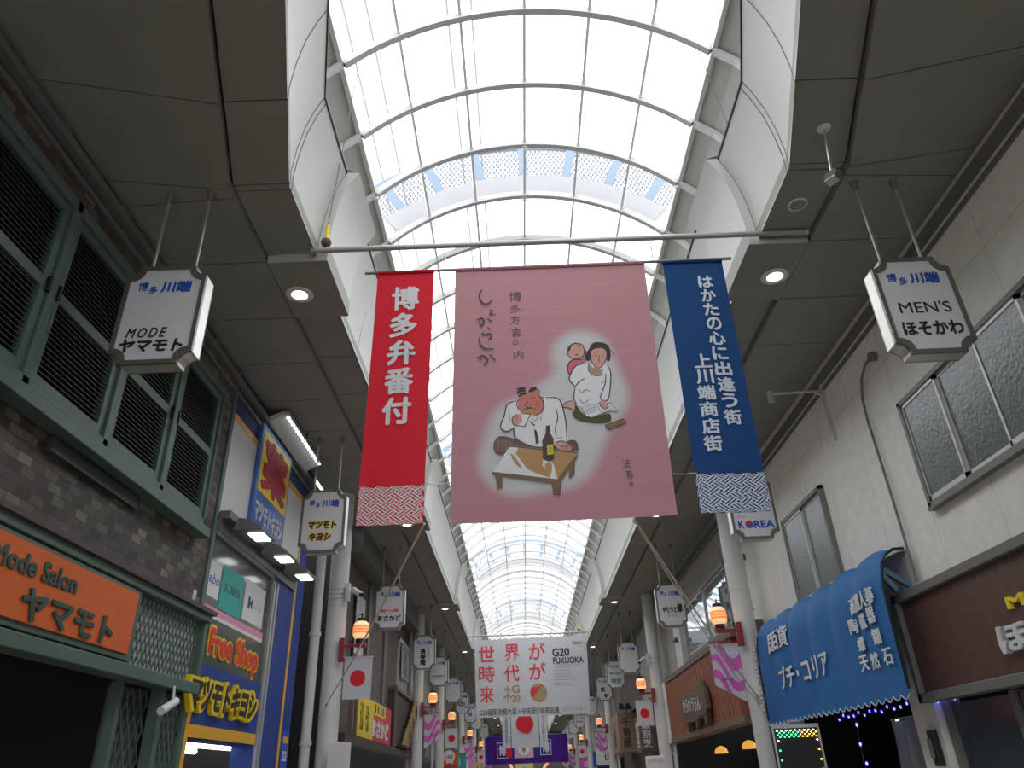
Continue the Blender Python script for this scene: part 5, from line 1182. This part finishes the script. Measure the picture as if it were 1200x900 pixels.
t = thing('sensor_rod', 'slim rod with a small glass reflector hanging from the right soffit', 'sensor', (2.54, 4.11, 5.5)); MB().tube([(2.54, 4.11, 5.985), (2.50, 4.13, 5.56)], .010, 8).build('rod', M['steel'], t); MB().lathe((2.54, 4.11, 5.97), [(.035, 0), (.055, .025)], 16).build('flange', M['whitep'], t); MB().bar((2.47, 4.11, 5.44), (2.52, 4.15, 5.56), .09, .07).build('reflector', M['mirrorglass'], t, bevel=.008)
t = thing('ceiling_hook', 'small bent hook under the left soffit near the bar light', 'hook', (-2.86, 9.22, 5.9)); MB().tube([(-2.86, 9.22, 5.93), (-2.86, 9.22, 5.84), (-2.84, 9.22, 5.80), (-2.81, 9.22, 5.82)], .012, 6).build('hook', M['bronze'], t)
t = thing('dome_camera', 'small dark dome camera under the right soffit behind the blue banner', 'camera', (3.3, 9.6, 5.8)); MB().lathe((3.3, 9.6, 5.84), [(.02, -.05), (.06, -.02), (.07, .03), (.07, .09)], 16).build('dome', M['bronze'], t, smooth='all')
MB().lathe((3.3, 9.6, 5.9), [(.09, 0), (.09, .03)], 16).build('flange', M['bronze'], t)
# ================================================================== G20 BANNER
GY = 26.7; gz = -fall(GY)
G = lambda u, v: (-1.62742+.0036801*u-4.3068e-5*v-2.266e-7*u*v, 6.16993-.00013942*u-.0035285*v+2.1167e-7*v*v)   # measured, without the fall of the street
def GP(u, v, k=0.0): x, z = G(u, v); return Vector((x, GY-k+.02*math.sin(x*3.1+z), z+gz))
banner_pole(GY, -1.95, 2.44, 6.0+gz, ('pale steel pole carrying the white notice banner farther down', 'left hoist cable with yellow sleeve on the far pole', 'right hoist cable with yellow sleeve on the far pole'))
gb = thing('notice_banner', 'large white banner with nine red characters, globe and black lettering', 'banner', (.3, GY, 3.4+gz))
MB().sheet([[GP(8+(1068+22*v)*u/20+20*v-0, 85-48*u/20+(745+10*0)*v) for v in [j/14 for j in range(15)]] for u in range(21)]).build('cloth', M['whitecloth'], gb, smooth='all')
for u in (30, 400, 740, 1050):
    a = GP(u, 85-.045*u); MB().tube([a+Vector((0, 0, -.03)), (a.x, GY, 6.0+gz)], .008, 5).build('tie', M['rope'], gb)
def gt(body, u0, v0, u1, v1, m, b=0.0, par=gb):
    a = GP((u0+u1)/2, (v0+v1)/2); w_ = abs(G(u1, v0)[0]-G(u0, v0)[0]); h_ = abs(G(u0, v1)[1]-G(u0, v0)[1])
    wfn = lambda p: Vector((p.x, GY+.02*math.sin(p.x*3.1+p.z-gz)-.012, p.z))
    letters(MB(), body, a, X, Z, w_, h_, bold=b, deep=.002, wf=wfn).build('lettering', M[m] if isinstance(m, str) else m, par)
M['silver2'] = mat('grey_print', (.42, .43, .48), .8)
gold = mat('gold_print', (.38, .29, .14), .7); gred = mat('coral_red_print', (.66, .05, .07), .7)
for ch, u0, v0, u1, v1 in (('世', 48, 140, 200, 290), ('界', 295, 120, 440, 285), ('が', 525, 105, 685, 268), ('時', 50, 330, 205, 485), ('代', 295, 320, 440, 480), ('が', 532, 295, 692, 460), ('来', 58, 525, 197, 688)): gt(ch, u0, v0, u1, v1, gred, .012)
gt('ネ', 290, 515, 365, 680, gold, .03); gt('G', 365, 512, 442, 590, gold, .03); gt('20', 365, 605, 448, 678, gold, .03)
gt('G20', 752, 158, 915, 238, 'ink', .03); gt('FUKUOKA', 760, 243, 1050, 306, 'ink', .028); gt('福岡市', 945, 95, 1035, 122, 'ink')
gt('G20福岡 財務大臣・中央銀行総裁会議', 58, 730, 820, 795, 'ink', .005); gt('2019.6.8-9', 850, 708, 1082, 755, mat('grey_gold_print', (.42, .38, .33), .7), .0)
for k in range(10):
    v = 322+18*k+(10 if k > 1 else 0)+(12 if k > 7 else 0); q = MB(); r_ = random.uniform(.5, 1)
    P4 = [GP(770, v, .012), GP(770+270*r_, v-3, .012), GP(770+270*r_, v+3, .012), GP(770, v+6, .012)]; q.add(P4, [(0, 1, 2, 3)]).build('fine_print', M['silver2'], gb)
gc = Vector(GP(622, 585)); R_ = abs(G(703, 585)[0]-G(541, 585)[0])/2
q = MB(); q.add([gc+Vector((R_*math.cos(a), -.014, R_*math.sin(a))) for a in [2*math.pi*k/32 for k in range(32)]], [tuple(range(32))]); q.build('globe_print', gold, gb)
q = MB(); q.add([gc+Vector((R_*x, -.018, R_*z)) for x, z in ((-.97, .2), (-.7, .68), (-.2, .62), (.1, .75), (.35, .6), (.05, .35), (-.15, .0), (-.4, -.15), (-.55, -.55), (-.85, -.4))], [tuple(range(10))]); q.add([gc+Vector((R_*x, -.018, R_*z)) for x, z in ((-.2, -.9), (.2, -.86), (.3, -.94), (0, -.99))], [(0, 1, 2, 3)]); q.add([gc+Vector((R_*x, -.018, R_*z)) for x, z in ((.2, .97), (.55, .82), (.62, .7), (.3, .8))], [(0, 1, 2, 3)]); q.build('globe_land', gred, gb)
# ================================================================== FAR BANNERS (measured without the fall; lifted by it)
def rib_point(x, y):
    yr = 5.03+.955*round((y-5.03)/.955); x = min(CX+1.9, max(CX-1.9, x))
    return (x, yr, ZC+math.sqrt((RR-.09)**2-(x-CX)**2))
def panel(name, label, cat, y, x0, x1, z0, z1, m, group=None, extra=None, amp=.02):
    l = -fall(y); t = thing(name, label, cat, ((x0+x1)/2, y, z0+l), group)
    MB().sheet([[(x, y+amp*math.sin(x*5+z*2), z+l) for z in (z0, z0+(z1-z0)*.33, z0+(z1-z0)*.66, z1)] for x in [x0+(x1-x0)*i/14 for i in range(15)]]).build('cloth', m, t, smooth='all')
    MB().box(x0-.03, x1+.03, y-.012, y+.012, z1+l, z1+l+.025).build('rod', M['chrome'], t)
    for x in (x0+.05, x1-.05): MB().tube([(x, y, z1+l+.02), rib_point(x, y)], .006, 4).build('wire', M['chrome'], t)
    if extra: extra(t, l)
    return t
def disc_(t, l, cx, y, cz, r, m): MB().lathe((cx, y, cz+l), [(r, 0), (r, .006)], 32, (0, 1, 0)).build('disc', m, t)
panel('flag_banner', 'big white hanging flag with red disc below the notice banner', 'flag', 34, -.52, .64, 2.68, 4.4, M['whitecloth'], extra=lambda t, l: disc_(t, l, .06, 33.95, 3.58, .37, M['hinomaru']))
for x0, x1, wd_, tx in ((-.90, -.56, 'left', '川端通商店街'), (.68, 1.0, 'right', 'ようこそ博多へ')):
    panel('white_streamer', 'narrow white streamer with vertical writing %s of the big flag' % wd_, 'banner', 34.1, x0, x1, 2.68, 4.4, M['whitecloth'], 'white streamers', lambda t, l, x0=x0, x1=x1, tx=tx: text('lettering', '\n'.join(tx), ((x0+x1)/2, 34.06, 3.4+l), X, Z, .12, 1.1, M['signblue'], t))
def crest(t, l, x, z): 
    text('crest', '博', (x, 52.9, z+l), X, Z, .48, .62, M['crest'], t, bold=.05)
    f = MB()
    for a in ((x-.36, x+.36, z+.42, z+.46), (x-.36, x+.36, z-.46, z-.42), (x-.36, x-.32, z-.46, z+.46), (x+.32, x+.36, z-.46, z+.46)): f.box(a[0], a[1], 52.9, 52.905, a[2]+l, a[3]+l)
    f.build('crest_border', M['crest'], t)
panel('purple_curtain', 'wide purple curtain with pale square crests across the street', 'curtain', 53, -2.55, 2.85, 2.35, 4.0, M['purple'], extra=lambda t, l: (crest(t, l, -1.42, 3.15), crest(t, l, 1.40, 3.25)), amp=.08)
panel('red_streamer', 'small far red banner left of the far pink one', 'banner', 50, -1.12, -.78, 2.65, 3.4, M['redcloth'])
panel('pink_hanging', 'small far pink banner with pale round print', 'banner', 50, -.62, .56, 2.62, 3.35, M['pinkcl2'], extra=lambda t, l: (disc_(t, l, -.03, 49.95, 3.1, .36, M['art_white']), text('lettering', '博多', (-.03, 49.94, 3.08+l), X, Z, .22, .36, M['ink'], t)))
panel('blue_streamer', 'small far blue banner right of the far pink one', 'banner', 50, .66, .98, 2.65, 3.4, M['bluecloth'])
panel('yellow_hanging', 'yellow and white banner beneath the far pink one', 'banner', 58, -.66, .60, 2.10, 2.55, M['yelcl'], extra=lambda t, l: disc_(t, l, -.05, 57.95, 2.38, .2, M['art_white']))
for s in (-1, 1):
    for k in range(7):
        y = 45+4.5*k; x = .28+s*1.35; z = 2.72-.016*(k*4.5)+0
        t = thing('globe_lamp', 'small orange globe lamp number %s of the low %s row beyond the purple curtain' % (ordn[min(k, 4)] if k < 5 else ['sixth', 'last'][k-5], side[s]), 'lamp', (x, y+10, z-fall(y+10)-.25), 'globe lamps in the low rows')
        l = -fall(y+10)-.25
        MB().lathe((x, y+10, z+l), [(.03, -.09), (.09, -.04), (.10, 0), (.08, .06), (.03, .09)], 12).build('globe', M['shade'] if False else M['lantern'], t, smooth='all'); MB().tube([(x, y+10, z+.09+l), rib_point(x, y+10)], .004, 4).build('cord', M['black'], t)
# small signs at street level, far left
t = thing('round_sign', 'round white sign with black brush writing beside the left columns', 'round sign', (-2.25, 24.3, 2.1)); MB().lathe((-2.25, 24.3, 2.33), [(.17, 0), (.17, .08)], 24, (0, 1, 0)).build('disc', M['signface'], t, smooth=True); text('lettering', 'いなば', (-2.25, 24.29, 2.33), X, Z, .22, .10, M['ink'], t, bold=.03); MB().bar((-2.25, 24.34, 2.2), (-2.25, 24.34, 0), .04, .04).build('post', M['black'], t)
t = thing('red_box_sign', 'red box sign under the round white sign', 'box sign', (-2.2, 24.0, 0)); MB().box(-2.36, -2.0, 23.95, 24.2, .2, 2.12).build('box', mat('red_box', (.5, .02, .03), .4), t, bevel=.01); text('lettering', '中\n華', (-2.18, 23.949, 1.85), X, Z, .2, .42, M['ink'], t, bold=.03); MB().box(-2.4, -1.96, 23.9, 24.25, 0, .2).build('base', M['black'], t)
t = thing('orange_stand_sign', 'orange stand sign low among the far left shops', 'stand sign', (-2.1, 29.5, 0)); MB().box(-2.36, -1.86, 29.4, 29.5, .9, 2.05).build('board', M['orange'], t); MB().box(-2.36, -2.32, 29.4, 29.5, 0, .9).box(-1.9, -1.86, 29.4, 29.5, 0, .9).build('leg', M['black'], t)
t = thing('white_box_sign', 'white plastic sign with pink lettering at the bottom near second right column', 'box sign', (3.05, 19.3, 0)); MB().box(2.86, 3.30, 19.3, 19.5, .2, 2.0).build('box', M['whitep'], t, bevel=.03); text('lettering', 'plus', (3.08, 19.299, 1.9), X, Z, .34, .12, M['pinkl'], t, bold=.02); MB().box(2.84, 3.32, 19.28, 19.52, 0, .2).build('base', M['black'], t)
# far shop boards
random.seed(11)
fb = [(-1, 31.5), (-1, 34.5), (-1, 40), (-1, 48), (-1, 58), (1, 34.5), (1, 38.5), (1, 47), (1, 57), (1, 66), (-1, 67)]
cn_ = ['orange', 'teal', 'pinkst', 'yellow', 'redl', 'whitep', 'signblue', 'magenta', 'greenl', 'amber', 'redl']
nm_ = ['orange', 'teal', 'pink', 'yellow', 'red', 'white', 'blue', 'magenta', 'green', 'amber', 'dark red']
for i, (s, y) in enumerate(fb):
    x = XL if s < 0 else XR
    t = thing('shop_board', 'far %s shop board projecting from the %s row of shops' % (nm_[i], side[s]), 'sign board', (x-s*.4, y, 2.3), 'far shop boards')
    MB().box(x, x-s*(.6+.1*(i % 3)), y, y+.12, 2.15, 2.75).build('board', M[cn_[i]], t, bevel=.008); MB().box(x, x-s*(.62+.1*(i % 3)), y-.01, y+.13, 2.75, 2.80).build('cap', M['trimg'], t)
    text('lettering', '市川屋栄堂山海花'[i % 8], (x-s*.3, y-.001, 2.45), X, Z, .3, .3, M['ink'] if cn_[i] in ('whitep', 'yellow', 'amber') else M['whitep'], t, bold=.03)

# overhead wires above the glass roof, seen through it
for x, lb in ((-1.74, 'overhead wire left of the others above the glass roof'), (-2.06, 'outermost left overhead wire above the glass roof'), (-.66, 'overhead wire left of the vault crown above the glass'), (-.33, 'second overhead wire left of the vault crown above the glass')):
    o = tag(MB().tube([(x*1.0, 0, 10.9), (x*1.0, 20, 10.7), (x, 45, 11.2)], .02, 6).build('overhead_wire', M['chrome']), lb, 'wire', 'overhead wires')
